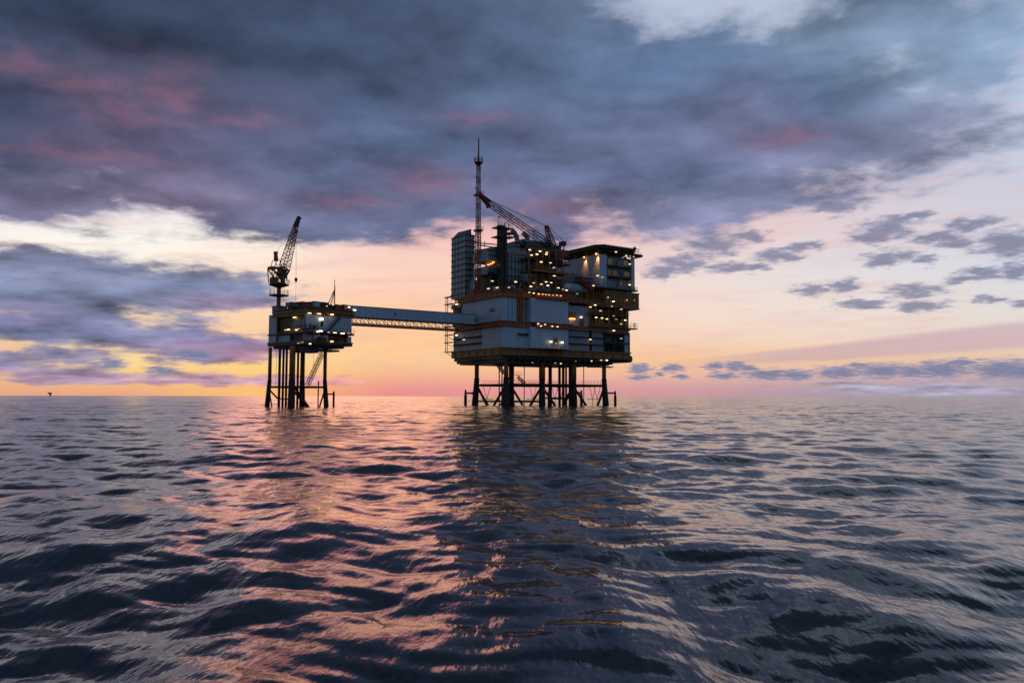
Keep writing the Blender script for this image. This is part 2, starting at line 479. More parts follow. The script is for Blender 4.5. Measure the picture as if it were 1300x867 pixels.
lum2 = mth('MULTIPLY_ADD', mth('SUBTRACT', f2, 0.5), 2.0, lum)
cl = wn('ShaderNodeCombineXYZ'); [lk(mth('SUBTRACT', 2.0, lum2), cl.inputs[k]) for k in range(3)]
ccol = mixc(1.0, cur_cc, cl.outputs[0], 'MULTIPLY')
edge = mth('MULTIPLY', mrange(raw, 0.42, 0.80, 1.0, 0.0), 0.45)     # thin rims let the bright sky through
sky = mixc(alpha, clear2, mixc(edge, ccol, clear2))

# small detached clouds: x, y, half width, half height (sizes as they show), shade
PUFFS = [
    (1128, 291, 36, 11, 0), (1105, 300, 28, 8, 0), (1062, 262, 38, 9, 0), (1185, 300, 30, 7, 0), (1210, 306, 26, 7, 0), (1280, 310, 40, 14, 0),
    (1130, 324, 34, 7, 0), (1120, 332, 22, 6, 0), (1175, 329, 14, 6, 0), (905, 313, 42, 11, 0), (870, 335, 36, 9, 0), (925, 341, 34, 6, 0),
    (985, 325, 30, 7, 0), (960, 341, 20, 4, 0), (1030, 368, 22, 7, 0), (1072, 363, 20, 6, 0), (1160, 369, 32, 7, 0), (1168, 389, 30, 7, 0), (1095, 386, 34, 5, 0),
    (1250, 348, 34, 6, 0), (1290, 344, 18, 9, 0), (1255, 381, 14, 4, 0), (1298, 386, 16, 4, 0), (1220, 353, 16, 4, 0), (1020, 314, 24, 5, 0), (840, 345, 24, 7, 0),
    (812, 468, 15, 6, 1), (811, 479, 16, 3, 1), (853, 467, 14, 5, 1), (836, 474, 6, 3, 1), (866, 478, 10, 3, 1), (909, 465, 13, 5, 1), (933, 465, 14, 6, 1),
    (950, 467, 9, 4, 1), (918, 477, 20, 4, 1), (975, 475, 34, 6, 1), (1010, 476, 24, 6, 1), (1065, 473, 30, 7, 1), (1120, 471, 36, 8, 1), (1160, 471, 20, 7, 1),
    (1195, 469, 36, 9, 1), (1270, 469, 36, 10, 1), (1300, 472, 30, 8, 1), (1090, 463, 14, 3, 1), (1215, 460, 24, 4, 1),
    (240, 415, 16, 4, 1), (205, 470, 18, 5, 1), (245, 451, 34, 6, 1), (140, 462, 18, 6, 1),
    (1230, 285, 30, 6, 0), (1150, 275, 24, 5, 0), (950, 300, 26, 6, 0),
]
wf = vm('SUBTRACT', noise(P, 9.0, 6, 0.62, col=True), (0.5, 0.5, 0.5))
wfs = wn('ShaderNodeSeparateXYZ'); lk(wf, wfs.inputs[0])
pa = mth('MULTIPLY_ADD', wfs.outputs[0], mth('MULTIPLY_ADD', elp, 0.10, 2.2), az)
pe = mth('MULTIPLY_ADD', wfs.outputs[1], mth('MULTIPLY_ADD', elp, 0.12, 0.35), el)
cpe = wn('ShaderNodeCombineXYZ'); lk(pa, cpe.inputs[0]); lk(pe, cpe.inputs[1]); AE = cpe.outputs[0]
groups = {0: None, 1: None, 2: None}
PUFFS += [(215, 124, 46, 24, 2), (175, 146, 80, 15, 2), (310, 152, 56, 11, 2), (110, 106, 90, 13, 2), (545, 236, 56, 11, 2), (455, 258, 70, 9, 2), (110, 198, 120, 8, 2),
          (1000, 178, 60, 9, 2), (700, 262, 60, 12, 2), (30, 84, 60, 12, 2), (610, 150, 60, 8, 2)]
for x, y, rx, ry, g in PUFFS:
    d = ray(x, y).normalized(); a0 = math.degrees(math.atan2(d.x, d.y)); e0 = math.degrees(math.asin(d.z))
    ra = rx * 1.15 * math.degrees(1 / FPX) * math.cos(R(a0)); re = ry * 1.3 * math.degrees(1 / FPX)
    q = vm('MULTIPLY_ADD', AE, (1 / ra, 1 / re, 0.0), (-a0 / ra, -e0 / re, 0.0))
    L = vm('LENGTH', q, out=1)
    groups[g] = L if groups[g] is None else mth('MINIMUM', groups[g], L)
pn = mth('MULTIPLY', mth('SUBTRACT', noise(P, 14.0, 7, 0.62), 0.5), 1.9)
for g, c1, c2 in ((2, (150, 108, 130), (116, 100, 130)), (0, (112, 120, 150), (158, 156, 182)), (1, (112, 124, 158), (152, 148, 176))):
    v = mth('ADD', groups[g], pn)
    a = mth('MULTIPLY', mrange(v, 0.45 if g < 2 else -0.2, 1.25 if g < 2 else 2.1, 1.0, 0.0), (0.82, 0.9, 0.40)[g])
    t = mrange(v, 0.1, 1.0)
    sky = mixc(a, sky, mixc(t, (*s2l(c1), 1), (*s2l(c2), 1)))

# away from the sunset the real clear-sky model takes over, seen between dark clouds
SUN_AZ, SUN_EL = -12.0, 8.5
ns = wn('ShaderNodeTexSky', sky_type='NISHITA', sun_disc=False)
ns.sun_elevation = R(SUN_EL); ns.sun_rotation = R(SUN_AZ); ns.air_density = 1.0; ns.dust_density = 1.0; ns.ozone_density = 2.0
nsc = mixc(1.0, ns.outputs[0], (0.95, 1.0, 1.15, 1), 'MULTIPLY')
zen = mixc(mrange(f2, 0.40, 0.62), (0.10, 0.13, 0.19, 1), (0.045, 0.058, 0.085, 1))     # overhead cloud sheet
back = mixc(mrange(f2, 0.42, 0.62), (0.085, 0.145, 0.245, 1), (0.05, 0.085, 0.145, 1))       # pale blue eastern sky
side = mrange(mth('ABSOLUTE', az), 44, 95)
side = mth('MULTIPLY', side, mrange(el, 75, 50))
upper = mrange(el, 27, 40)
sky = mixc(upper, sky, zen)
sky = mixc(side, sky, back)
below = mrange(el, -0.6, -3.0)
sky = mixc(below, sky, (0.02, 0.026, 0.04, 1))
bg1 = wn('ShaderNodeBackground'); lk(sky, bg1.inputs[0]); bg1.inputs[1].default_value = 1.0
bg2 = wn('ShaderNodeBackground'); lk(nsc, bg2.inputs[0]); lk(mth('MULTIPLY', side, 0.02), bg2.inputs[1])
ad = wn('ShaderNodeAddShader'); lk(bg1.outputs[0], ad.inputs[0]); lk(bg2.outputs[0], ad.inputs[1])
wo = wn('ShaderNodeOutputWorld'); lk(ad.outputs[0], wo.inputs[0])
world.cycles.sampling_method = 'MANUAL'; world.cycles.sample_map_resolution = 1024

sun_d = bpy.data.lights.new("sun", 'SUN'); sun_d.energy = 0.07; sun_d.angle = R(18); sun_d.color = (1.0, 0.31, 0.19)
sun = bpy.data.objects.new("sun", sun_d); COL.objects.link(sun)
sd = Vector((math.sin(R(SUN_AZ)) * math.cos(R(SUN_EL)), math.cos(R(SUN_AZ)) * math.cos(R(SUN_EL)), math.sin(R(SUN_EL))))
sun.rotation_euler = sd.to_track_quat('Z', 'Y').to_euler(); sun.location = (-60, 150, 120)

# ------------------------------------------------------------------ the sea
def build_sea():
    rs = [0.0, 0.6]
    while rs[-1] < 9000:
        r = rs[-1]; rs.append(r + max(0.055, min(r * r / 3000.0, 0.0072 * r if r < 900 else 0.0125 * r)))
    rs += [12000, 18000, 28000, 45000, 70000]
    rs = np.array(rs)
    fine = np.arange(-45.0, 45.001, 0.066)
    coarse = np.arange(46.5, 314.0, 1.5)
    th = np.radians(np.concatenate([fine, coarse]))
    nr, na = len(rs), len(th)
    TH, RS = np.meshgrid(th, rs)
    x = np.sin(TH) * RS; y = np.cos(TH) * RS
    dr = np.gradient(rs)[:, None]
    z = np.zeros_like(x); ox = np.zeros_like(x); oy = np.zeros_like(x)
    rng = np.random.RandomState(11)
    lam = np.concatenate([np.geomspace(0.55, 2.2, 30), np.geomspace(2.3, 9, 34), np.geomspace(10, 42, 16)])
    for i, L in enumerate(lam):
        L *= rng.uniform(0.93, 1.07)
        spread = 34 if L > 9 else (48 if L > 2.3 else 60)
        a = math.radians(-96 + rng.normal(0, 1) * spread * 0.75)
        k = 2 * math.pi / L
        slope = 0.030 if L < 2.3 else (0.037 if L < 5 else (0.015 if L < 9 else 0.011))
        A = slope / k * rng.uniform(0.6, 1.3)
        fade = np.clip((L / (2.2 * dr)) - 0.9, 0, 1)          # waves finer than the mesh are left to the material
        m = fade[:, 0] > 0.001; n = int(m.sum())
        ph = k * (x[m] * math.cos(a) + y[m] * math.sin(a)) + rng.uniform(0, 6.283)
        # wave groups
        g = 0.65 + 0.5 * np.sin((x[m] * math.cos(a + 1.1) + y[m] * math.sin(a + 0.4)) * k * 0.11 + rng.uniform(0, 6.28))
        Af = A * g * fade[m]
        z[m] += Af * np.sin(ph)
        c = np.cos(ph) * Af * 0.75
        ox[m] += c * math.cos(a); oy[m] += c * math.sin(a)
    # swell left by the boat's own wake, running away on both sides
    for sgn, cx in ((1, 1.0), (-1, 1.0)):
        for L, ddeg, A in ((2.6, 24, 0.022), (3.7, 30, 0.034), (5.3, 20, 0.03)):
            a = math.radians(ddeg) * sgn; k = 2 * math.pi / L
            d = (x * math.cos(a) * sgn + y * math.sin(a) * 0.45 * sgn * sgn)
            near = np.exp(-((RS - 16) / 26.0) ** 2) * np.clip((x * sgn + 1) / 4, 0, 1)
            f = np.clip((L / (3.2 * dr)) - 0.5, 0, 1)
            z += A * near * f * np.sin(k * d + L * 2.1)
    rise = 1 / (1 + (RS / 2500.0) ** 2)
    x = x - ox * rise; y = y - oy * rise; z = z * rise
    z[0, :] = z[0, 0]; x[0, :] = 0; y[0, :] = 0
    co = np.stack([x.ravel(), y.ravel(), z.ravel()], 1).astype(np.float32)
    i0 = np.arange(nr - 1)[:, None] * na; j = np.arange(na)[None, :]; j1 = (j + 1) % na
    quads = np.stack([(i0 + j), (i0 + na + j), (i0 + na + j1), (i0 + j1)], -1).reshape(-1, 4)
    me = bpy.data.meshes.new("sea")
    me.vertices.add(len(co)); me.vertices.foreach_set('co', co.ravel())
    me.loops.add(quads.size); me.loops.foreach_set('vertex_index', quads.ravel().astype(np.int32))
    me.polygons.add(len(quads))
    me.polygons.foreach_set('loop_start', np.arange(0, quads.size, 4, dtype=np.int32))
    me.polygons.foreach_set('loop_total', np.full(len(quads), 4, dtype=np.int32))
    me.polygons.foreach_set('use_smooth', np.ones(len(quads), dtype=bool))
    me.update(); me.validate()
    o = bpy.data.objects.new("sea", me); COL.objects.link(o); o['kind'] = 'structure'
    m, nt = mat_new('sea_water'); n, l = nt.nodes, nt.links
    out = n.new('ShaderNodeOutputMaterial'); b = n.new('ShaderNodeBsdfPrincipled'); l.new(b.outputs[0], out.inputs[0])
    b.inputs['Base Color'].default_value = (0.010, 0.022, 0.032, 1)
    b.inputs['Roughness'].default_value = 0.11; b.inputs['IOR'].default_value = 1.36
    tcn = n.new('ShaderNodeTexCoord')
    last = None
    for sx, sy, s, dist, stg in ((1.0, 0.36, 1.4, 0.085, 1.0), (1.0, 0.26, 5.0, 0.020, 1.0)):
        mp = n.new('ShaderNodeMapping'); mp.inputs['Scale'].default_value = (sx, sy, 1)
        l.new(tcn.outputs['Object'], mp.inputs['Vector'])
        nz = n.new('ShaderNodeTexNoise'); nz.inputs['Scale'].default_value = s; nz.inputs['Detail'].default_value = 4; nz.inputs['Roughness'].default_value = 0.5
        l.new(mp.outputs[0], nz.inputs['Vector'])
        bp = n.new('ShaderNodeBump'); bp.inputs['Strength'].default_value = stg; bp.inputs['Distance'].default_value = dist
        l.new(nz.outputs['Fac'], bp.inputs['Height'])
        if last: l.new(last, bp.inputs['Normal'])
        last = bp.outputs[0]
    # facets too fine for the mesh: more and more of the slope is carried here with distance from the boat
    ln = n.new('ShaderNodeVectorMath'); ln.operation = 'LENGTH'; l.new(tcn.outputs['Object'], ln.inputs[0])
    fr = n.new('ShaderNodeMapRange'); fr.interpolation_type = 'SMOOTHSTEP'; l.new(ln.outputs['Value'], fr.inputs[0])
    fr.inputs[1].default_value = 15; fr.inputs[2].default_value = 220; fr.inputs[3].default_value = 0.15; fr.inputs[4].default_value = 0.62
    acc = None
    for s, k in ((0.22, 0.48), (0.7, 0.80), (2.6, 0.55)):
        mp = n.new('ShaderNodeMapping'); mp.inputs['Scale'].default_value = (0.55, 1, 1); l.new(tcn.outputs['Object'], mp.inputs['Vector'])
        nz = n.new('ShaderNodeTexNoise'); nz.inputs['Scale'].default_value = s; nz.inputs['Detail'].default_value = 2
        l.new(mp.outputs[0], nz.inputs['Vector'])
        v = n.new('ShaderNodeVectorMath'); v.operation = 'MULTIPLY_ADD'; l.new(nz.outputs['Color'], v.inputs[0])
        v.inputs[1].default_value = (k * 1.1, k * 1.3, 0); v.inputs[2].default_value = (-k * 0.55, -k * 0.65, 0)
        if acc is None: acc = v.outputs[0]
        else:
            a_ = n.new('ShaderNodeVectorMath'); a_.operation = 'ADD'; l.new(acc, a_.inputs[0]); l.new(v.outputs[0], a_.inputs[1]); acc = a_.outputs[0]
    sc_ = n.new('ShaderNodeVectorMath'); sc_.operation = 'SCALE'; l.new(acc, sc_.inputs[0]); l.new(fr.outputs[0], sc_.inputs[3])
    ad_ = n.new('ShaderNodeVectorMath'); ad_.operation = 'ADD'; l.new(last, ad_.inputs[0]); l.new(sc_.outputs[0], ad_.inputs[1])
    nm_ = n.new('ShaderNodeVectorMath'); nm_.operation = 'NORMALIZE'; l.new(ad_.outputs[0], nm_.inputs[0])
    l.new(nm_.outputs[0], b.inputs['Normal'])
    me.materials.append(m)
    return o


build_sea()

# ------------------------------------------------------------------ the production platform
MF = Frame(-3.4, 262.0, 34.96)
LV = dict(gb=459.5, gt=440.4, b1=413.4, b1t=406.8, b2=376.0, b2t=368.5)
LV = {k: MF.fv(638, y, 0)[1] for k, y in LV.items()}
ZB, ZG, Z1, Z1T, Z2, Z2T = (LV[k] for k in ('gb', 'gt', 'b1', 'b1t', 'b2', 'b2t'))


def U(px, v=0.0, py=400): return MF.fv(px, py, v)[0]
def V(px, u=0.0, py=400): return MF.fu(px, py, u)[0]
def ZU(px, py, v=0.0): return MF.fv(px, py, v)[1]
def ZV(px, py, u=0.0): return MF.fu(px, py, u)[1]


UE = 57.2           # length of the long face
VE = 32.4           # depth of the deck
ptf = thing('production_platform', 'large offshore production platform with white clad decks and orange girders standing on eight legs', 'oil platform', MF.o, MF.a)


def part(name, m, fn, parent=ptf, smooth=False, label=None):
    bm = NB(); fn(bm); o = obj(name, bm, m, parent, smooth)
    if label: o['label'] = label
    return o


# --- jacket
LU = [3.5, 18.4, 32.6, 46.9]; LVV = [2.45, 20.7]
ZR = MF.fv(688, 489, 2.45)[1]        # walkway ring above the water
for u in LU:
    for v in LVV:
        def leg(bm, u=u, v=v):
            lean = {3.5: -1, 46.9: 1}.get(u, 0)
            lathe(bm, (u, v, 0), [(.98 if 10 < u < 40 else .76, ZR + 1.9), (.98 if 10 < u < 40 else .76, ZB + 0.2)], 20)
        def sleeve(bm, u=u, v=v):
            lean = {3.5: -1, 46.9: 1}.get(u, 0); lv = -1 if v < 5 else 1
            tube(bm, (u + lean * 1.0, v + lv * 0.3, -6), (u, v, ZR + 2.0), 1.38, 18, .9)
            tube(bm, (u, v, ZR + 1.95), (u, v, ZR + 2.5), .95, 18)
        lg = part('jacket_leg', M['leg'], leg, smooth=True)
        sl = part('leg_sleeve', M['black'], sleeve, lg, smooth=True)
def ring_brace(a, b, z, r=0.42):
    part('horizontal_brace', M['black'], lambda bm: tube(bm, (a[0], a[1], z), (b[0], b[1], z), r, 10), smooth=True)
for v in LVV:
    for a, b in zip(LU, LU[1:]):
        ring_brace((a, v), (b, v), ZR)
    ring_brace((LU[0], v), (LU[1], v), ZR - 5.6, 0.3)
    ring_brace((LU[1], v), (LU[2], v), ZR - 5.6 if v > 5 else ZR - 4.4, 0.3)
for u in LU:
    ring_brace((u, LVV[0]), (u, LVV[1]), ZR, 0.38)
diag = [((3.5, 2.45, ZR - .8), (7.6, 2.45, -1.5)), ((18.4, 2.45, ZR - .4), (12.2, 2.45, -1.5)), ((18.4, 2.45, ZR - .4), (25.6, 2.45, -1.5)),
        ((32.6, 2.45, ZR - .6), (26.6, 2.45, -1.5)), ((32.6, 2.45, ZR - .6), (39.6, 2.45, -1.5)), ((46.9, 2.45, ZR - .6), (43.0, 2.45, -1.5)),
        ((3.5, 20.7, ZR - .4), (9.4, 20.7, -1.5)), ((18.4, 20.7, ZR - .4), (12.6, 20.7, -1.5)), ((18.4, 20.7, ZR - .4), (24.6, 20.7, -1.5)),
        ((46.9, 20.7, ZR - .4), (41, 20.7, -1.5)), ((3.5, 3.0, ZR - .4), (3.5, 11.5, -1.5)), ((3.5, 20.2, ZR - .4), (3.5, 12.6, -1.5))]
for p, q in diag:
    part('diagonal_brace', M['black'], lambda bm, p=p, q=q: tube(bm, p, q, 0.42, 10), smooth=True)
for px, r in ((699.3, .42), (710.3, .5), (715, .5), (718.6, .38), (723.8, .6), (665.5, .16), (633.8, .2), (637.3, .2), (697, .24), (741, .16)):
    v = 11.5 if r > .3 else 6.0
    u = U(px, v, 480)
    part('conductor_pipe', M['black'], lambda bm: tube(bm, (u, v, -4), (u, v, ZB + .3), r, 10), smooth=True)
# grated walkway and its handrail on the ring
for v in LVV:
    part('walkway_grating', M['dark'], lambda bm: box(bm, LU[0] + 1.2, LU[3] - 1.2, v - 1.3, v - 0.46, ZR + .42, ZR + .5))
for v in LVV:
    for a, b in zip(LU, LU[1:]):
        part('handrail', M['dark'], lambda bm: rail(bm, [(a + 1.4, v - 1.25, ZR + .5), (b - 1.4, v - 1.25, ZR + .5)], 1.15, 1.3, .04))
# boat fenders: free standing posts held off the legs
for px, pyt, px_leg in ((591.0, 494.5, 603.5), (697, 494, 690), (738, 495, 731), (781, 496, 768)):
    v = LVV[1] if px < 600 else (0.4 if px < 760 else 2.45)
    u = U(px, v, 500); zt = ZU(px, pyt, v); zs = ZU(px, 499, v)
    def fender(bm):
        lathe(bm, (u, v, 0), [(0.5, -4), (0.5, zt - 2.2), (0.36, zt - 1.6), (0.34, zt - .4), (0.14, zt)], 12)
    f = part('boat_fender', M['black'], fender, smooth=True)
    ul = U(px_leg, v, 500)
    part('fender_arm', M['black'], lambda bm: (tube(bm, (u, v, zs), (ul, v, zs), .3, 8), tube(bm, (ul + (1.3 if ul < u else -1.3), v, zs - .55), (ul + (1.3 if ul < u else -1.3), v, zs + .55), .12, 6)), f)
# light lattice caissons and hanging pipes between the legs
for px, v in ((613, 10), (672, 8), (700, 8), (707, 9), (748, 8), (754, 8)):
    def caisson(bm):
        u = U(px, v, 500); tube(bm, (u, v, ZR), (u + 1.6, v, ZR - 4.8), .09, 5); tube(bm, (u + 3.2, v, ZR), (u + 1.6, v, ZR - 4.8), .09, 5)
        tube(bm, (u - 1.0, v, ZR - 4.8), (u + 4.2, v, ZR - 4.8), .1, 5); tube(bm, (u + 1.6, v, ZR - 4.8), (u + 1.6, v, ZR - 7.4), .09, 5)
        tube(bm, (u, v, ZR), (u + 3.2, v, ZR), .1, 5)
    part('boat_landing_frame', M['black'], caisson)
part('leg_stair', M['dark'], lambda bm: (lattice(bm, MF.pv(629, 459, 8), MF.pv(640, 474, 8), .9, .9, 8, .1, .06),
                                        lattice(bm, MF.pv(657, 478, 8), MF.pv(666, 487, 8), .8, .8, 5, .1, .06),
                                        box(bm, U(650, 8, 476), U(660, 8, 476), 7, 9, ZU(655, 476, 8) - .1, ZU(655, 476, 8)),
                                        rail(bm, [(U(650, 8, 476), 7, ZU(655, 476, 8)), (U(660, 8, 476), 7, ZU(655, 476, 8))], 1.1, .9)))

# --- cellar deck girder
part('cellar_deck', M['brown'], lambda bm: (box(bm, -.3, UE + .5, -.6, VE + .3, ZG - .45, ZG), box(bm, 0, UE + .2, -.2, VE, ZG - 2.3, ZG - .453), box(bm, -.15, UE + .35, -.35, VE + .1, ZG - 2.6, ZG - 2.303)))
def stiff(bm):
    k = 1.0
    while k < UE:
        box(bm, k - .09, k + .09, -.5, -.203, ZG - 2.3, ZG - .46); k += 4.8
    k = 1.0
    while k < VE:
        box(bm, -.25, -.003, k - .09, k + .09, ZG - 2.3, ZG - .46); k += 4.8
part('cellar_deck_fascia', M['brown'], lambda bm: (box(bm, -.203, UE + .203, -.204, -.2005, ZG - 2.29, ZG - .46), stiff(bm)))
def under(bm):
    box(bm, .8, UE - .8, .9, VE - .6, ZB + 1.2, ZG - 2.61)
    box(bm, 2.6, UE - 8.4, 1.9, VE - 1.6, ZB - .1, ZB + 1.19)
    for u in np.arange(2, UE - 8, 2.6): box(bm, u, u + .35, .2, VE - .4, ZB + .3, ZB + 1.7)
    tube(bm, (UE - 8, 1.2, ZB + 1.9), (UE + 1.1, 1.2, ZB + 2.4), .9, 12); tube(bm, (UE + .6, .3, ZB + 2.6), (UE + .6, VE - 2, ZB + 2.6), 1.35, 14)
    random.seed(5)
    for i in range(26):
        u = random.uniform(3, UE - 10); v = random.uniform(.5, 9); tube(bm, (u, v, ZB - random.uniform(.1, .9)), (u + random.uniform(2, 9), v, ZB - random.uniform(.1, .5)), random.uniform(.12, .35), 7)
part('underdeck_beams', M['dark'], under)  # inset boxes coloured dark to imitate the shadow below the deck edge
def hang(bm):       # little access frame under the left end
    p0 = MF.pu(586, 452.5, 0); p1 = MF.pu(603, 459, 0)
    v0, v1 = V(586, 0, 455), V(603, 0, 455); zt, zb = ZV(590, 452, 0), ZV(590, 458.5, 0)
    box(bm, -.8, .6, v1, v0, zb, zb + .25)
    for v in (v0, (v0 + v1) / 2, v1):
        for u in (-.7, .5): tube(bm, (u, v, zb), (u, v, ZB + 1.9), .13, 5)
    for z in (zb + .7, zb + 1.25): tube(bm, (-.7, v0, z), (-.7, v1, z), .06, 5)
part('access_platform', M['dark'], hang)

# --- clad walls, level by level
def wall(px0, px1, za, zb, v=0.0, t=.6, m='white', name='wall_panel', seams=0):
    u0, u1 = U(px0, v), U(px1, v)
    o = part(name, M[m], lambda bm: box(bm, u0, u1, v, v + t, za, zb))
    return u0, u1
def wallL(px0, px1, za, zb, u=0.0, t=.6, m='white_shaded', name='wall_panel'):
    v0, v1 = V(px0, u), V(px1, u)
    part(name, M[m], lambda bm: box(bm, u, u + t, v0, v1, za, zb))
    return v0, v1
G = .003
# dark core so that no sky shows through the clad decks
part('deck_core', M['dark'], lambda bm: box(bm, 1.0, 27.2, 1.0, VE - 1, ZG + .01, Z2 - .01))
part('deck_core', M['dark'], lambda bm: box(bm, 27.25, UE - .6, 6.0, VE - 1, ZG + .01, Z2 - .01))
wall(637.6, 656, Z1T + G, Z2 - G, 0.0); wall(663, 674.4, Z1T + G, Z2 - G, .25, .5, 'grey'); wall(674.5, 721.6, Z1T + G, Z2 - G, -1.6, 2.2)
wall(637.6, 657, ZG + G, Z1 - G, 0.0); wall(657.2, 673.6, ZG + G, Z1 - G, .12, .5); wall(673.7, 721.6, ZG + G, Z1 - G, -1.6, 2.2)
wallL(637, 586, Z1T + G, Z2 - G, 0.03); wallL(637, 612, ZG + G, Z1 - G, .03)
wallL(611.8, 576, ZG + G, Z1 - G, .8, .4, 'slate', 'louvre_wall')
wallL(585.8, 575, Z1T + G, Z2 - G, 1.6, .4, 'olive', 'back_wall')
wall(722, 747, Z1T + G, Z2 - .8, 1.6, .5, 'white_shaded'); wall(722, 748, ZG + G, Z1 - G, .4, .5, 'grey')
wall(751.5, 766, ZG + G, Z1 - G, .4, .5, 'grey'); wall(766.2, 793, ZG + G, Z1 - G, 4.6, .5, 'grey', 'back_wall')
wall(792.8, 799.5, ZG + G, Z1 - G, .1, .5, 'white')
wall(747.5, 796, Z1T + G, Z2 - G, 5.0, .5, 'olive', 'back_wall')
part('end_wall', M['olive'], lambda bm: box(bm, UE - .9, UE - .4, 1.0, 26, Z1T + G, Z2 - G))
part('end_wall', M['grey'], lambda bm: box(bm, UE - .5, UE - .05, 1.0, 26, ZG + G, Z1 - G))
# vertical dark seams and the orange braces in the notch
for px, v, w in ((667.5, .25, .12), (674.2, .2, .12), (645, 0, .05), (650, 0, .05)):
    u = U(px, v); part('panel_seam', M['dark'], lambda bm: box(bm, u - w, u + w, v - .1, v - .003, Z1T, Z2))
def notch(bm):
    for px in (657.5, 660, 662.5):
        u = U(px, -.2); box(bm, u - .22, u + .22, -.5, -.1, Z1T - .2, Z2 + 3)
    tube(bm, MF.pv(659.6, 399, -.5), MF.pv(668, 381, -.5), .2, 6)
    tube(bm, MF.pv(657.6, 372, -.5), MF.pv(661.6, 359, -.5), .2, 6); tube(bm, MF.pv(662, 361, -.5), MF.pv(672, 369, -.5), .2, 6)
part('brace_column', M['orange'], notch)
# orange deck bands
def band(bm, z0, z1, u1=28.2):
    ibeam_box(bm, -.6, u1, -.7 - 1.0 * 0, VE - 3, z0, z1, 1.9)
for z0, z1 in ((Z1, Z1T), (Z2, Z2T)):
    part('deck_band', M['orange'], lambda bm: (ibeam_box(bm, -.5, 12.4, -.45, VE - 3, z0, z1, 1.9), ibeam_box(bm, 12.95, 28.6, -2.1, 3, z0 + .01, z1 - .01, 1.9)))
    part('deck_band', M['brown'], lambda bm: ibeam_box(bm, 28.9, UE - .4, -.15, VE - 3, z0 + .02, z1 - .3, 2.6))
# conduits slung under the two bands
part('cable_tray', M['red'], lambda bm: [tube(bm, (a, -2.5, Z2 + .5 + .3 * math.sin(a)), (a + 1.3, -2.5, Z2 + .5 + .3 * math.sin(a + 1.3)), .12, 5) for a in np.arange(10, 28, 1.3)])
# horizontal pipes along the lower walls
for y in (427.5, 436.5):
    z = ZU(730, y, 0); part('service_pipe', M['dark'], lambda bm: tube(bm, (U(722), -.1, z), (U(766), -.1, z), .22, 8))
for y in (428.0, 436): z = ZV(600, y, 0); part('service_pipe', M['dark'], lambda bm: tube(bm, (.3, V(612), z), (.3, V(575), z), .3, 8))
z = ZU(665, 424.5, -.2); part('wall_duct', M['dark'], lambda bm: box(bm, U(657), U(673), -.55, .1, z - .35, z + .35))
def slot(bm):
    u = U(749.5); box(bm, u - 1.0, u + .7, 1.0, 1.3, ZG + .1, Z1 - .1)
    for z in (ZG + 2, ZG + 4, ZG + 6): box(bm, u - .9, u + .6, .2, 1.0, z, z + .12)
part('ladder_shaft', M['dark'], slot)
# openings, doors
def opening(bm): box(bm, U(722.5, 1.5), U(730.5, 1.5), 1.2, 1.55, ZU(726, 404.5, 1.5), ZU(726, 396.5, 1.5))
part('machine_hatch', M['orange'], opening, label='orange machinery hatch lit from inside')
def opening2(bm):
    for i, a in enumerate((723.5, 725.5, 727.5, 729.3)):
        u = U(a, 1.1); z = ZU(726, 405.2, 1.1); tube(bm, (u, 1.1, z), (u, 1.1, z + .25 + .12 * (i % 2)), .3, 8)
part('hatch_lamp', M['lampo'], opening2)
def door(px0, px1, py0, py1, v, m='orange'):
    return part('door', M[m], lambda bm: (box(bm, U(px0, v), U(px1, v), v - .12, v - .01, ZU(px0, py1, v), ZU(px0, py0, v)),
                                         box(bm, U(px0, v) + .25, U(px0, v) + .4, v - .24, v - .13, ZU(px0, py1, v) + .9, ZU(px0, py1, v) + 1.15)))
door(735.5, 740.8, 404.5, 413.4, 1.6); door(703, 708.5, 428.8, 437.5, -1.6); door(748.3, 751, 433, 437.6, .2)
part('porch_light_panel', M['green'], lambda bm: rail(bm, [(U(694, -3.2), -3.2, ZG + .05), (U(719, -3.2), -3.2, ZG + .05)], 1.2, .8, .06))
part('porch_deck', M['orange'], lambda bm: box(bm, U(693, -3.3), U(720, -3.3), -3.5, -1.62, ZG - .25, ZG))
part('wall_fixture', M['blue'], lambda bm: (tube(bm, MF.pu(623, 394, -.3), MF.pu(625.3, 394, -.3), .45, 8), tube(bm, MF.pu(619, 392.5, -.25), MF.pu(628, 391, -.25), .08, 5)))

# --- open framework at the right-hand end
def framework(bm, u0, u1, v0, v1, levels, nu, rc=.22, cross=()):
    us = np.linspace(u0, u1, nu + 1)
    for u in us:
        for v in (v0, v1):
            box(bm, u - rc, u + rc, v - rc, v + rc, levels[0], levels[-1])
    for z in levels[1:]:
        for v in (v0, v1): box(bm, u0 - rc, u1 + rc, v - rc - .01, v + rc + .01, z - .5, z - .02)
        for u in us: box(bm, u - rc - .01, u + rc + .01, v0, v1, z - .45, z - .05)
    for (i, k) in cross:
        tube(bm, (us[i], v0, levels[k]), (us[i + 1], v0, levels[k + 1] - .5), .12, 6); tube(bm, (us[i + 1], v0, levels[k]), (us[i], v0, levels[k + 1] - .5), .12, 6)
mid1 = ZU(770, 398.5, 0)
part('steel_frame', M['brown'], lambda bm: framework(bm, U(748), UE - .5, .1, 4.8, [Z1T, mid1, Z2], 6, .2, ((1, 0), (4, 1))))
part('gallery_floor', M['dark'], lambda bm: box(bm, U(748), UE - .2, -.4, 4.9, mid1 - .1, mid1 + .02)); part('gallery_floor', M['dark'], lambda bm: box(bm, U(748), UE + .2, -.9, 4.9, Z1T - .2, Z1T + .05))
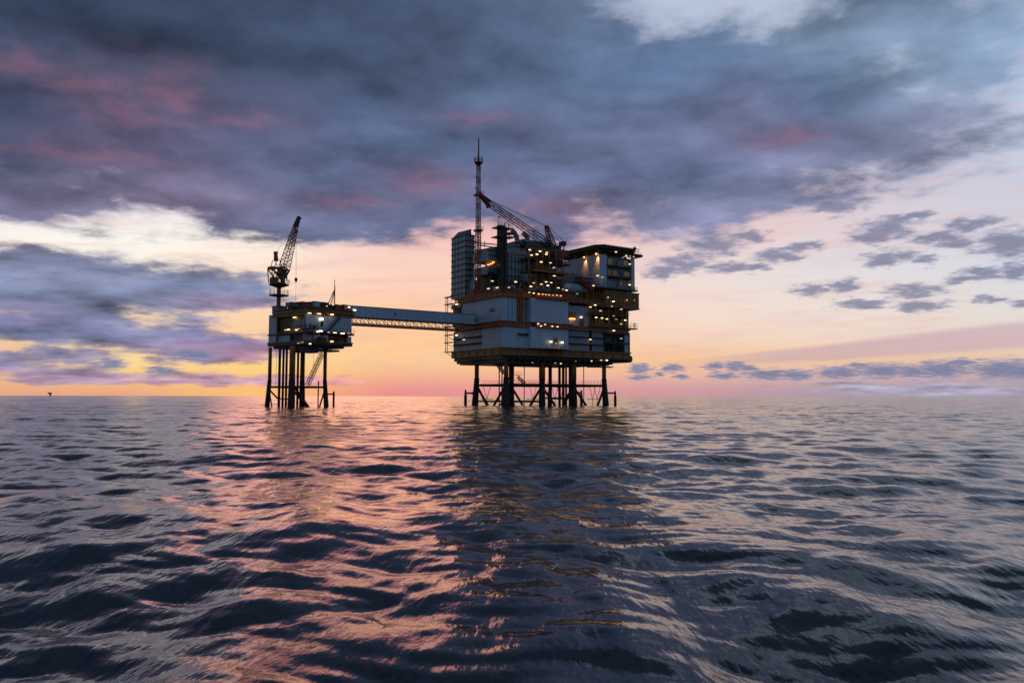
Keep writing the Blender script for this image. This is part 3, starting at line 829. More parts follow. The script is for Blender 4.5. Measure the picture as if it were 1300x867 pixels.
for pts in ([(U(748), -.35, mid1), (UE - .2, -.35, mid1)], [(U(748), -.85, Z1T + .05), (UE + .1, -.85, Z1T + .05), (UE + .1, 12, Z1T + .05)]): part('handrail', M['brown'], lambda bm: rail(bm, pts))
part('steel_frame', M['dark'], lambda bm: framework(bm, U(767), UE - .2, -.3, 4.4, [ZG, (ZG + Z1) / 2, Z1], 3, .13, ((1, 0), (1, 1))))
def stairs(bm, u0, z0, u1, z1, v, w=.9):
    lattice_dummy = 0
    for dv in (0, w):
        tube(bm, (u0, v + dv, z0), (u1, v + dv, z1), .12, 5); tube(bm, (u0, v + dv, z0 + 1), (u1, v + dv, z1 + 1), .05, 4)
    n = int(abs(z1 - z0) / .3)
    for i in range(n):
        t = (i + .5) / n; u = u0 + (u1 - u0) * t; z = z0 + (z1 - z0) * t
        box(bm, u - .14, u + .14, v, v + w, z - .03, z + .03)
for a in ((U(776), ZG + .1, U(783), (ZG + Z1) / 2, -.9), (U(783), (ZG + Z1) / 2, U(776), Z1, -1.9), (U(784), Z1T + .1, U(776), mid1, -1.3), (U(776), mid1, U(784), Z2, -2.3)): part('stair', M['dark'], lambda bm: stairs(bm, *a))
# brown overhanging module at the top right
bx0, bx1 = 44.5, 61.6
bz0, bz1 = ZU(790, 391.6, -.8), ZU(790, 370.6, -.8)
part('overhanging_module', M['brown'], lambda bm: (box(bm, bx0, bx1, -.8, 19, bz0 + .4, bz1 - .4), box(bm, bx0 - .2, bx1 + .2, -1.0, 19.2, bz0, bz0 + .397), box(bm, bx0 - .2, bx1 + .2, -1.0, 19.2, bz1 - .397, bz1)), label='rust brown box module overhanging the right end')
def modribs(bm):
    for u in np.arange(bx0 + .6, bx1, 1.7): box(bm, u - .1, u + .1, -.98, -.803, bz0 + .41, bz1 - .41)
    for v in np.arange(0, 18.5, 1.7): box(bm, bx1 + .003, bx1 + .18, v - .1, v + .1, bz0 + .41, bz1 - .41)
part('module_rib', M['brown'], modribs)
for a, b, y0, y1 in ((762.5, 767, 375, 381), (771, 774.5, 374.5, 379), (776, 781, 383, 388)): part('module_opening', M['dark'], lambda bm: box(bm, U(a, -.8), U(b, -.8), -.99, -.81, ZU(780, y1, -.8), ZU(780, y0, -.8)))
# small bracket platform right end
def bracket(bm):
    z = ZU(800, 416.5, 0); box(bm, UE - .3, UE + 4.6, .2, 2.4, z - .35, z)
    rail(bm, [(UE + .8, .3, z), (UE + 4.5, .3, z), (UE + 4.5, 2.3, z)], 1.8, .9, .06); tube(bm, (UE + 3.6, 1, z), (UE + 3.6, 1, z + 2.3), .12, 5)
    tube(bm, (UE - .4, 1.2, z - 2.2), (UE + 2.2, 1.2, z - .2), .16, 6)
part('bracket_platform', M['dark'], bracket)
# left end scaffold tower with landings
def scaff(bm):
    v0 = V(573.4, 0); v1 = V(564.8, 0)
    zs = [ZV(568, y, 0) for y in (447, 435, 425.5, 415, 386.5, 377.5)]
    for v in (v1, (v0 + v1) / 2 + 1.2): tube(bm, (.4, v, zs[0]), (.4, v, zs[-1]), .13, 6)
    for z in zs: box(bm, -.4, 1.2, v0 - .5, v1 + .1, z - .12, z + .12)
    for z in zs[:-1]: tube(bm, (.4, v1, z + 1.1), (.4, v0, z + 1.1), .05, 4); tube(bm, (.4, v1 - .1, z), (.4, v0, z - 1.8), .1, 5)
    for v in (v1,): tube(bm, (.4, v, zs[-1] - .2), (.4, v0, zs[-1] - .2), .1, 5)
part('access_tower', M['dark'], scaff)
part('corner_equipment', M['dark'], lambda bm: (box(bm, .2, 3, V(585, 0), VE - .2, Z1T + .1, Z1T + 2.1), tube(bm, (.8, V(582, 0), Z1T), (.8, V(582, 0), Z2), .4, 8), box(bm, -.2, 4, V(586), VE, Z2 - 1.6, Z2 - .01)))

# --- top deck clutter: low equipment along the edge, pipes, cabinets
def clutter(bm, u0, u1, v0, v1, z, n, hmax, seed):
    rd = random.Random(seed)
    for i in range(n):
        u = rd.uniform(u0, u1); v = rd.uniform(v0, v1); k = rd.random()
        if k < .35:
            w, d, h = rd.uniform(.6, 2.6), rd.uniform(.6, 2), rd.uniform(.5, hmax); box(bm, u, min(u + w, u1), v, v + d, z, z + h)
        elif k < .6:
            r = rd.uniform(.3, .7); h = rd.uniform(.8, hmax); lathe(bm, (u, v, z), [(r, 0), (r, h * .85), (r * .5, h)], 10)
        elif k < .85:
            L = rd.uniform(2, 7); zz_ = z + rd.uniform(.3, hmax); r = rd.uniform(.08, .25); b = min(u + L, u1)
            path(bm, [(u, v, z), (u, v, zz_), (b, v, zz_), (b, v, z)], r, 6)
        else:
            tube(bm, (u, v, z), (u, v, z + hmax * rd.uniform(.7, 1.2)), .07, 5)
part('deck_equipment', M['dark'], lambda bm: clutter(bm, .8, 13, .6, 12, Z2T, 34, 2.6, 1))
part('deck_equipment', M['grey'], lambda bm: clutter(bm, 1.2, 12, 1.2, 15, Z2T, 14, 3.0, 2))
part('deck_equipment', M['dark'], lambda bm: clutter(bm, 13.5, 28, -1.4, 3, Z2T, 34, 1.8, 3))
part('deck_equipment', M['brown'], lambda bm: clutter(bm, 28.5, 44, .3, 6, Z2T - .3, 38, 2.8, 4))
part('edge_equipment', M['dark'], lambda bm: clutter(bm, U(767), UE - 1.5, .5, 4, ZG, 16, 3.0, 6))
part('edge_equipment', M['olive'], lambda bm: clutter(bm, U(749), UE - 2, 1, 4, Z1T, 24, 3.4, 7))
part('edge_equipment', M['olive'], lambda bm: clutter(bm, U(749), UE - 2, 1, 4, mid1, 20, 3.2, 8))
part('process_pipe', M['slate'], lambda bm: [path(bm, [(u, 3.8, Z1T), (u, 3.8, Z2 - .6), (u + 3, 3.4, Z2 - .6)], .2, 8) for u in np.arange(U(750, 4), UE - 4, 2.7)])
for pts in ([(-.5, VE - 4, Z2T), (-.5, -.4, Z2T), (12.6, -.4, Z2T)], [(13, -2.0, Z2T), (28.4, -2.0, Z2T)], [(28.9, -.1, Z2T - .3), (44.3, -.1, Z2T - .3)]): part('handrail', M['orange'], lambda bm: rail(bm, pts))

# framework tower under the big crane, with its lamps
TV0, TV1 = 4.0, 12.0
tu0, tu1 = U(671.5, TV0, 340), U(714, TV0, 340)
tz = [Z2T, ZU(690, 353.5, TV0), ZU(690, 344.5, TV0), ZU(690, 329, TV0), ZU(690, 316, TV0)]
part('crane_support_frame', M['brown'], lambda bm: framework(bm, tu0, tu1, TV0, TV1, tz, 5, .2, ((0, 0), (3, 1), (1, 2), (2, 2), (4, 3))))
for z in (tz[1], tz[3]): part('crane_support_floor', M['dark'], lambda bm: box(bm, tu0 - .3, tu1 + .3, TV0 - .8, TV1 + .3, z - .04, z + .1))
part('crane_support_floor', M['orange'], lambda bm: box(bm, tu0 + 1, tu1 + 1.5, TV0 - 1.4, TV1, tz[2] - .5, tz[2] + .2), label='rust red floor slab')
part('machinery', M['dark'], lambda bm: [clutter(bm, tu0 + .5, tu1 - 1, TV0 + 1.2, TV1 - 1, z + .1, 26, 2.6, 20 + i) for i, z in enumerate(tz[:4])])
part('machinery_core', M['slate'], lambda bm: box(bm, tu0 + .8, tu1 - .8, TV0 + 4.5, TV1 - .5, Z2T, tz[3]))
for z in (tz[1] + .1, tz[2] + .2, tz[3] + .1): part('handrail', M['brown'], lambda bm: rail(bm, [(tu0 - .2, TV0 - .75, z), (tu1 + .2, TV0 - .75, z)], 1.1, 1.3))
part('roof_slab', M['roofblue'], lambda bm: (lambda a, b, c, d: (box(bm, a + 1.5, b, 13.0, 23, d - .2, c), box(bm, a, b + 1, 12.4, 23.5, d - .9, d - .203)))(U(659, 13, 312), U(698, 13, 312), ZU(680, 305.8, 13), ZU(680, 311, 13)))
part('slab_support', M['dark'], lambda bm: (lambda a, b, d: box(bm, a + .6, b, 13.0, 22, Z2T, d - .92))(U(672, 13, 312), U(698, 13, 312), ZU(680, 311, 13)))
# structure carrying the quarters above the top deck
part('quarters_support', M['brown'], lambda bm: (framework(bm, 30.0, 43.8, 1.5, 14, [Z2T - .3, ZU(745, 359.5, 1.5)], 5, .2, ((0, 0), (3, 0))), box(bm, 43.9, 58, 1.4, 22, bz1 + .003, bz1 + .55)))
part('back_module', M['slate'], lambda bm: box(bm, 29.5, 43.5, 14.5, 26, Z2T - .3, ZU(735, 348, 14.5)))

# --- lamps
def lamp(p, kind='lamp', size=(1.05, .3, .3), face='v', parent=ptf):
    size = (size[0] * .8, size[1], size[2] * .8)
    """a tube fixture on a short bracket reaching back to the steelwork"""
    p = Vector(p); w, d, h = size
    bm = NB()
    if face == 'v': box(bm, -w / 2, w / 2, -d / 2, d / 2, -h / 2, h / 2)
    else: box(bm, -d / 2, d / 2, -w / 2, w / 2, -h / 2, h / 2)
    o = obj('lamp', bm, M[kind], parent); o.location = p
    bm = NB()
    e = Vector((0, .9, .25)) if face == 'v' else Vector((.9, 0, .25))
    tube(bm, (0, 0, h / 2), e, .06, 5)
    if face == 'v': box(bm, -w / 2 - .05, w / 2 + .05, -d / 2 - .05, d / 2 + .05, h / 2 + .003, h / 2 + .09)
    else: box(bm, -d / 2 - .05, d / 2 + .05, -w / 2 - .05, w / 2 + .05, h / 2 + .003, h / 2 + .09)
    obj('lamp_bracket', bm, M['dark'], o)
    return o
def lamps(lst, v, kind='lamp', size=(1.05, .3, .3), dv=0):
    for x, y in lst: lamp(MF.pv(x, y, v), kind, size)
lamps([(672.7, 317.3), (674.8, 324), (681.7, 322.9), (685.6, 319.1), (694.2, 320.5), (693.6, 323), (687, 332.6), (698.9, 333.8), (703.7, 350.3)], TV0 - 1.0)
lamps([(677.6, 359.3), (687.2, 360.9), (693.4, 358), (695.4, 362.6), (699.9, 358.9), (674, 363.7), (709, 365.5)], TV0 - 1.9)
lamps([(719.2, 368.6)], -.9); lamps([(714.7, 367.4)], -1.5, 'lampdim'); lamps([(733, 373)], -.6, 'lampdim'); lamps([(753.5, 362.7), (758.5, 350)], .3)
lamps([(672, 371.3), (677.6, 372.3), (693, 373.9), (702, 374.8), (707, 374.8)], -2.9, 'lamp', (.7, .3, .25)); lamps([(684, 373.2), (689, 373.6), (697, 374.4), (712, 375.5)], -2.9, 'lampo', (.8, .25, .25))
lamps([(683.4, 411.1), (686.9, 413.9), (692, 411.9), (701.2, 414.2), (707.9, 414.8)], -2.4, 'lamp', (.6, .3, .3))
lamps([(699.5, 433.8), (713.6, 434.7)], -2.6, 'lampw', (1.1, .3, .7)); lamps([(706, 436)], -2.6, 'lampdim', (.6, .2, .4))
lamps([(737.9, 402.6)], 1.0, 'lampw', (1.0, .3, .7)); lamps([(749.6, 431)], -.2, 'lamp', (.8, .3, .3))
lamps([(755.7, 387.3), (749.7, 389.8), (756.9, 403), (764.4, 403.8), (770.5, 405), (788.6, 392.6), (793.8, 406.5), (788.6, 411.3), (779.4, 401.2), (776.5, 389.2)], -.7)
lamps([(762.4, 394.6), (782.3, 405.3)], -.3, 'lampdim')
lamps([(778.8, 382.7)], -1.3); lamps([(795.8, 381), (805.5, 381.2), (772, 377.5)], -1.2, 'lampdim', (.5, .2, .5))
lamps([(779.4, 419.7), (788.6, 429.8)], -1.0, 'lamp'); lamps([(763.2, 457.2), (770.4, 457.4)], .3, 'lamp', (.9, .3, .45))
for i, (x, y) in enumerate([(705, 461), (712, 461.5), (676, 460.5), (751, 458.2), (731, 458.6)]): lamp(MF.pv(x, y, .2), 'lampo' if i % 2 else 'lampdim', (.5, .3, .3))
for x, y, k in ((579.8, 386.3, 'lamp'), (579.8, 382.8, 'lampdim'), (579.6, 425.5, 'lamp'), (588.8, 431.3, 'lampdim'), (620, 366.5, 'lampdim'), (631, 365.3, 'lampdim')):
    lamp(MF.pu(x, y, -.7), k, (1.6, .3, .35), 'u')
for x, y, k in ((625, 356.9, 'lamp'), (654.7, 357.9, 'lamp'), (646.4, 365, 'lampdim')):
    lamp(MF.pv(x, y, 1.2), k, (1.1, .3, .35))

# ------------------------------------------------------------------ accommodation block and helideck
def place(name, label, cat, u, v, z, frame=MF, group=None):
    """a thing whose origin is at its base, its parts built in platform coordinates"""
    return thing(name, label, cat, frame.w(u, v, z), frame.a, group)


class Sub:
    """builds parts in the platform frame but parents them to a root standing at (u, v, z)"""
    def __init__(s, root, u, v, z): s.root = root; s.off = Vector((u, v, z))
    def __call__(s, name, m, fn, parent=None, smooth=False, label=None):
        bm = NB(); fn(bm); bmesh.ops.translate(bm, verts=bm.verts[:], vec=-s.off)
        o = obj(name, bm, M[m] if isinstance(m, str) else m, parent or s.root, smooth)
        if label: o['label'] = label
        return o


AU0 = 42.7; AU1 = 60.2; AVE = 25.6
AZ0 = bz1 + .6; AZ1 = ZU(761.4, 322.5, 0)
ab = place('accommodation_block', 'pale clad living quarters block under the helideck, with lit galleries on its right face', 'living quarters', AU0, 0, AZ0)
A = Sub(ab, AU0, 0, AZ0)
A('wall', 'white_shaded', lambda bm: box(bm, AU0, AU0 + .4, .3, AVE, AZ0 + .5, AZ1))
A('wall', 'white', lambda bm: box(bm, AU0, U(770, 0, 340), -.1, .3, AZ0 + .5, AZ1), label='plain pale corner strip')
A('wall', 'white', lambda bm: box(bm, AU1 - 1.6, AU1, -.1, .3, AZ0 + .5, AZ1))
A('wall', 'grey', lambda bm: box(bm, U(770.1, 0, 340), AU1 - 1.61, 1.5, 1.9, AZ0 + .5, AZ1), label='recessed wall behind the galleries')
A('wall', 'white', lambda bm: box(bm, AU1 - .4, AU1 - .003, .31, AVE, AZ0 + .5, AZ1)); A('wall', 'white', lambda bm: box(bm, AU0 + .41, AU1 - .41, AVE - .4, AVE - .003, AZ0 + .5, AZ1))
A('base_slab', 'dark', lambda bm: box(bm, AU0 - .4, AU1 + .5, -1.3, AVE + .4, AZ0, AZ0 + .49))
A('roof_slab', 'grey', lambda bm: box(bm, AU0 + .41, AU1 - .41, 1.91, AVE - .41, AZ1 - .4, AZ1 - .01))
gz = [AZ0 + .5, ZU(785, 351.6, 0), ZU(785, 338.2, 0)]
gu0, gu1 = U(770.4, 0, 340), AU1 - 1.7
for z in gz[1:]:
    g = A('gallery', 'dark', lambda bm: box(bm, gu0, gu1, -.5, 1.49, z - .22, z))
    A('handrail', 'brown', lambda bm: rail(bm, [(gu0, -.45, z), (gu1, -.45, z)], 1.1, 1.1), g)
A('handrail', 'brown', lambda bm: rail(bm, [(AU0 - .3, AVE, gz[0]), (AU0 - .3, -1.2, gz[0]), (AU1 + .4, -1.2, gz[0]), (AU1 + .4, 8, gz[0])], 1.1, 1.3))
A('stair', 'dark', lambda bm: (stairs(bm, U(783, -1), gz[0], U(790, -1), gz[1], -1.15, .6), stairs(bm, U(790, -1), gz[1], U(783, -1), gz[2], -1.15, .6), stairs(bm, U(783, -1), gz[2], U(788, -1), AZ1, -1.15, .6)))
for x0, x1, y0, y1 in ((771.8, 777, 328.5, 335.5), (771.8, 776, 343, 349.8), (778.5, 783, 343.5, 349.8), (792.5, 799, 345.5, 350.5), (792, 797, 331, 336.5), (767, 769.5, 356.5, 361), (786, 789.5, 356.5, 361.5), (798, 800.5, 356, 361)):
    v = 1.5 if x0 > 770 else -.1
    w = A('glow_patch', 'glow_patch', lambda bm: box(bm, U(x0, v, 345), U(x1, v, 345), v - .09, v - .01, ZU(x0, y1, v), ZU(x0, y0, v)))  # glowing pane imitates a patch of gallery light, not a real window
    A('glow_patch_frame', 'grey', lambda bm: [box(bm, a, b, v - .14, v - .003, c, d) for a, b, c, d in ((U(x0, v) - .15, U(x0, v), ZU(x0, y1, v) - .1, ZU(x0, y0, v) + .1), (U(x1, v), U(x1, v) + .15, ZU(x0, y1, v) - .1, ZU(x0, y0, v) + .1), ((U(x0, v) + U(x1, v)) / 2 - .06, (U(x0, v) + U(x1, v)) / 2 + .06, ZU(x0, y1, v), ZU(x0, y0, v)))], w)  # bars added around the glow patch
def sublamp(S, name, p, kind, size=(.9, .3, .35)):
    w, d, h = size; p = Vector(p)
    o = S(name, kind, lambda bm: box(bm, p.x - w / 2, p.x + w / 2, p.y - d / 2, p.y + d / 2, p.z - h / 2, p.z + h / 2))
    S('lamp_bracket', 'dark', lambda bm: (box(bm, p.x - w / 2, p.x + w / 2, p.y - d / 2, p.y + d / 2, p.z + h / 2 + .003, p.z + h / 2 + .1), tube(bm, p + Vector((0, 0, h / 2)), p + Vector((0, .9, h / 2 + .3)), .06, 5)), o)
    return o
for x, y in ((799.5, 335.4), (799.4, 361.7), (765, 352)): sublamp(A, 'lamp', MF.pv(x, y, -.7), 'lamp' if x > 770 else 'lampdim')
# two sodium floodlights washing the left wall
for x, y, e in ((741.3, 326.0, 1500), (756.7, 321.8, 1900)):
    p = MF.pu(x, y, AU0 - 1.0)
    sp_ = A('floodlight', 'lampo', lambda bm: tube(bm, p, p + Vector((.15, 0, -.35)), .34, 12))
    A('floodlight_hood', 'dark', lambda bm: (tube(bm, p + Vector((0, 0, .01)), p + Vector((-.05, 0, .3)), .4, 12), tube(bm, p + Vector((0, 0, .2)), p + Vector((1.05, 0, .6)), .08, 6)), sp_)
    ld = bpy.data.lights.new('floodlight_beam', 'SPOT'); ld.energy = e; ld.color = (1.0, .36, .07); ld.spot_size = R(62); ld.spot_blend = .6; ld.shadow_soft_size = .15
    lo = bpy.data.objects.new('floodlight_beam', ld); COL.objects.link(lo)
    lo.location = MF.w(*(p + Vector((.05, 0, -.42)))); dirw = MF.U * .5 + MF.V * .1 + Vector((0, 0, -1))
    lo.rotation_euler = (-dirw).to_track_quat('Z', 'Y').to_euler()

HZ1 = ZU(762.3, 309.9, -1.5); HZ0 = HZ1 - 1.15
hd = place('helideck', 'broad dark helideck with drooping netted rim on top of the living quarters', 'helideck', AU0 - 2, -2, AZ1)
H = Sub(hd, AU0 - 2, -2, AZ1)
def poly_prism(bm, pts, z0, z1):
    a = [bm.verts.new((x, y, z0)) for x, y in pts]; b = [bm.verts.new((x, y, z1)) for x, y in pts]
    n = len(pts)
    for i in range(n): bm.faces.new((a[i], a[(i + 1) % n], b[(i + 1) % n], b[i]))
    bm.faces.new(a[::-1]); bm.faces.new(b)
hp = [(AU0 - 1.2, 1.0), (AU0 + 1.2, -1.6), (AU1 - 1.0, -1.6), (AU1 + 2.2, 2), (AU1 + 2.2, 21), (AU1 - 1, 27.5), (AU0 + 1, 27.5), (AU0 - 1.6, 24)]
H('deck_plate', 'deckgreen', lambda bm: poly_prism(bm, hp, HZ1 - .35, HZ1))
H('deck_edge', 'dark', lambda bm: poly_prism(bm, [(x * .985 + .015 * 50, y * .97 + .4) for x, y in hp], HZ0, HZ1 - .353))
def net(bm):
    n = len(hp); c = Vector((51, 13, 0))
    for i in range(n):
        a = Vector((*hp[i], HZ1 - .3)); b = Vector((*hp[(i + 1) % n], HZ1 - .3))
        oa = (Vector((a.x, a.y, 0)) - c).normalized() * 1.5; ob = (Vector((b.x, b.y, 0)) - c).normalized() * 1.5
        tube(bm, a + oa + Vector((0, 0, .1)), b + ob + Vector((0, 0, .1)), .07, 5); m = max(2, int((b - a).length / 1.5))
        tube(bm, a + oa * .5, b + ob * .5, .04, 4)
        for k in range(m + 1): tube(bm, a.lerp(b, k / m), (a + oa).lerp(b + ob, k / m) + Vector((0, 0, .1)), .05, 4)
H('safety_net', 'rope', net)
def truss(bm):
    for v in np.arange(1.0, 27, 3.1):
        box(bm, AU0 - .6, AU1 + 1.2, v - .15, v + .15, HZ0 - .45, HZ0 - .003)
    for u in (AU0 + .2, AU0 + 6, AU0 + 12, AU1 - .3):
        for v in (.6, 7, 14, 20, AVE - .5):
            box(bm, u - .18, u + .18, v - .18, v + .18, AZ1 + .003, HZ0 - .453)
    for v0 in np.arange(.6, 24, 3.2):
        for a, b in ((v0, v0 + 1.6), (v0 + 3.2, v0 + 1.6)): tube(bm, (AU0 + .2, a, AZ1 + .1), (AU0 + .2, b, HZ0 - .5), .13, 6)
    for u0 in np.arange(AU0 + .2, AU1 - 2, 3.4):
        for a, b in ((u0, u0 + 1.7), (u0 + 3.4, u0 + 1.7)): tube(bm, (a, .6, AZ1 + .1), (b, .6, HZ0 - .5), .13, 6)
H('support_truss', 'brown', truss)
H('perimeter_walkway', 'dark', lambda bm: (box(bm, AU0 + 5, AU1 + 2.0, -1.5, .2, AZ1 + 1.0, AZ1 + 1.15), rail(bm, [(AU0 + 5, -1.45, AZ1 + 1.15), (AU1 + 1.9, -1.45, AZ1 + 1.15)], 1.1, 1.2), box(bm, AU1 - .5, AU1 + 3.4, -1.0, 3, HZ0 - 1.4, HZ0 - .5)))
H('service_gear', 'dark', lambda bm: clutter(bm, AU0 + 1, AU1 - 1, 2.4, 10, AZ1 + .01, 26, max(.9, HZ0 - AZ1 - .8), 31))
H('fire_monitor', 'dark', lambda bm: [(lathe(bm, (u, v, HZ1), [(.5, 0), (.5, .8), (.2, 1.0)], 8), tube(bm, (u, v, HZ1 + .9), (u - .9, v - .2, HZ1 + 1.2), .1, 6)) for u, v in ((AU1 - .2, -.6), (AU1 + 1.4, 1.6))])
for x, y, k in ((782, 320, 'lamp'), (795, 324.6, 'lampdim'), (800, 325.5, 'lampdim'), (804.5, 326, 'lampdim')): sublamp(H, 'lamp', MF.pv(x, y, -1.9), k, (.7, .3, .3))

# ------------------------------------------------------------------ things on the top deck
# tall ribbed exhaust tower, far left
TU = 0.0; tvn = V(591, 0, 330); tvf = V(573.6, 0, 330)
def Vz(px, py): return MF.pu(px, py, TU)
tzt = ZV(591, 297.5, 0); 
et = place('exhaust_tower', 'tall slab-like exhaust tower with ribbed grey panels and slanting top', 'tower', TU, tvn, Z2T)
E = Sub(et, TU, tvn, Z2T)
def Utw(px): return MF.fv(px, 340, tvn)[0]
tw1 = Utw(602.2)
def tower_body(bm):
    a = [(TU, tvn), (tw1, tvn), (tw1, tvf), (TU, tvf)]
    lo = [bm.verts.new((x, y, Z2T)) for x, y in a]; hi = [bm.verts.new((x, y, tzt + dz)) for (x, y), dz in zip(a, (0, 0, 0, .0))]
    for i in range(4): bm.faces.new((lo[i], lo[(i + 1) % 4], hi[(i + 1) % 4], hi[i]))
    bm.faces.new(lo[::-1]); bm.faces.new(hi)
E('tower_shell', 'slate', tower_body)
def cap(bm):   # wedge shaped cowl
    zt = ZU(598, 290.5, tvn)
    a = [bm.verts.new(p) for p in ((TU, tvn + .2, tzt + .01), (tw1 - 1.2, tvn + .2, tzt + .01), (tw1 - 1.2, tvf - .2, tzt + .01), (TU, tvf - .2, tzt + .01))]
    b = [bm.verts.new(p) for p in ((tw1 - 1.25, tvn + .25, zt), (tw1 - 1.25, tvf - .3, zt + .3))]
    bm.faces.new((a[0], a[1], b[0])); bm.faces.new((a[2], a[3], b[1])); bm.faces.new((a[0], b[0], b[1], a[3])); bm.faces.new((a[1], a[2], b[1], b[0])); bm.faces.new(a[::-1])
E('cowl', 'roofblue', cap)
def ribs(bm):
    n = 10; zs = np.linspace(Z2T + 1.6, tzt - .1, n + 1)
    for z in zs: box(bm, TU - .28, tw1 + .22, tvn - .28, tvf + .25, z - .16, z + .16)
    for v in np.linspace(tvn, tvf, 5): box(bm, TU - .1, TU - .003, v - .05, v + .05, Z2T, tzt)
    for u in np.linspace(TU, tw1, 3): box(bm, u - .05, u + .05, tvn - .1, tvn - .003, Z2T, tzt)
E('rib', 'dark', ribs)
E('side_duct', 'slate', lambda bm: (box(bm, tw1 + .25, U(601.5, tvn - 3, 365) + 6, tvn + 1.5, tvf - 1, Z2T, ZU(600, 357, tvn)),))
E('base_housing', 'grey', lambda bm: (tube(bm, (1.2, tvn - 2.6, ZU(600, 362, tvn - 3)), (9.5, tvn - 2.6, ZU(600, 362, tvn - 3)), 2.0, 16),))
E('base_plinth', 'dark', lambda bm: box(bm, .2, 10, tvn - 5, tvn - .3, Z2T, Z2T + 2.2))

# process module with the ribbed hood (middle)
PV = 9.0
pu0, pu1, pum = U(620.0, PV, 340), U(670.8, PV, 340), U(634.5, PV, 340)
pzt = ZU(650, 314, PV); pzs = ZU(650, 361.5, PV)
pm = place('process_module', 'round-shouldered ribbed process module with a glowing orange opening, left of the big crane', 'process module', pu0, PV, Z2T)
Pm = Sub(pm, pu0, PV, Z2T)
def hood(bm, u0, u1, z0, z1, v0, v1, ch):
    pts = [(u0, z0), (u1, z0), (u1, z1 - ch), (u1 - ch * .9, z1), (u0 + ch * 1.2, z1), (u0, z1 - ch)]
    a = [bm.verts.new((x, v0, z)) for x, z in pts]; b = [bm.verts.new((x, v1, z)) for x, z in pts]; n = len(pts)
    for i in range(n): bm.faces.new((a[i], a[(i + 1) % n], b[(i + 1) % n], b[i]))
    bm.faces.new(a[::-1]); bm.faces.new(b)
gzo, gz1 = ZU(625, 337.5, PV), ZU(625, 330.5, PV)
Pm('module_shell', 'slate', lambda bm: hood(bm, U(644, PV, 340), pu1, pzs, pzt, PV, PV + 11, 2.2))
Pm('module_shell', 'slate', lambda bm: (hood(bm, pu0, U(643.9, PV, 340), gz1, pzt - .6, PV + .2, PV + 10, 1.8), box(bm, pu0 + .3, U(643.9, PV, 340), PV + .3, PV + 10, ZU(625, 348, PV), gzo)))
Pm('module_shell', 'dark', lambda bm: box(bm, pu0 + 1.6, U(643.8, PV, 340), PV + .6, PV + 9.5, Z2T, ZU(625, 348, PV) - .01))
Pm('opening_back', 'orange', lambda bm: box(bm, pu0 + .5, U(643, PV, 340), PV + 2.4, PV + 2.8, gzo + .01, gz1 - .01))
Pm('opening_lamp', 'lampo', lambda bm: [box(bm, pu0 + a, pu0 + a + .8, PV + 1.3, PV + 1.6, gzo + b, gzo + b + .25) for a, b in ((.6, .35), (1.7, .8), (2.6, 1.35))])
def pribs(bm):
    for z in np.linspace(pzs + .3, pzt - 2.3, 5): box(bm, U(644.5, PV, 340), pu1 + .15, PV - .16, PV - .003, z - .1, z + .1)
    for u in np.linspace(U(645, PV, 340), pu1, 7): box(bm, u - .08, u + .08, PV - .12, PV - .003, pzs, pzt - 2.2)
    for y in (318, 324, 342, 347.5): z = ZU(625, y, PV); box(bm, pu0 - .2, pum, PV - .05, PV + .3, z - .1, z + .1)
Pm('rib', 'dark', pribs)
Pm('lower_plant', 'dark', lambda bm: (clutter(bm, pu0 + 1, pu1 - 2, PV - 3.5, PV - .6, Z2T, 40, ZU(650, 361, PV) - Z2T + 1.5, 41), box(bm, U(635, PV), pu1 - .5, PV + .5, PV + 9, Z2T, pzs - .01)))
Pm('round_duct', 'slate', lambda bm: (tube(bm, MF.pv(664, 353, 6), MF.pv(676, 353.5, 6), 1.6, 16), tube(bm, MF.pv(640.5, 347.5, 7.5), MF.pv(658, 348, 7.5), .14, 6)), smooth=False)
Pm('balcony', 'dark', lambda bm: (box(bm, pu0 - .9, pu0 + 2.4, PV - .9, PV + .2, ZU(625, 345.4, PV) - .15, ZU(625, 345.4, PV)), rail(bm, [(pu0 - .85, PV - .85, ZU(625, 345.4, PV)), (pu0 + 2.3, PV - .85, ZU(625, 345.4, PV))], 1.1, .8)))

# dark vent stack with ring platforms
SV = 7.2
su = U(638.3, SV, 330); srad = 1.35
szt = ZU(638, 287, SV)
vs_ = place('vent_stack', 'dark vertical vent stack ringed by small maintenance platforms beside the ribbed module', 'stack', su, SV, Z2T)
S = Sub(vs_, su, SV, Z2T)
S('stack_shell', 'dark', lambda bm: (box(bm, su - 1.45, su + 1.3, SV - .8, SV + 1.5, Z2T, szt - .4), tube(bm, (su - 1.0, SV - 1.15, Z2T), (su - 1.0, SV - 1.15, szt - 1), .3, 10), tube(bm, (su + .2, SV - 1.2, Z2T), (su + .2, SV - 1.2, szt - 3), .25, 10), tube(bm, (su + 1.6, SV, Z2T), (su + 1.6, SV, szt - 6), .3, 8)))
for x0, x1, y in ((628, 647.5, 289.6), (627.5, 636, 301.6), (642, 650.5, 295.3), (643, 650.6, 300.2)):
    pz = ZU(638, y, SV)
    pl = S('ring_platform', 'dark', lambda bm: box(bm, U(x0, SV, 300), U(x1, SV, 300), SV - 1.7, SV + 2, pz - .3, pz))
    S('handrail', 'dark', lambda bm: rail(bm, [(U(x0, SV, 300) + .1, SV - 1.65, pz), (U(x1, SV, 300) - .1, SV - 1.65, pz)], 1.1, .8, .05), pl)
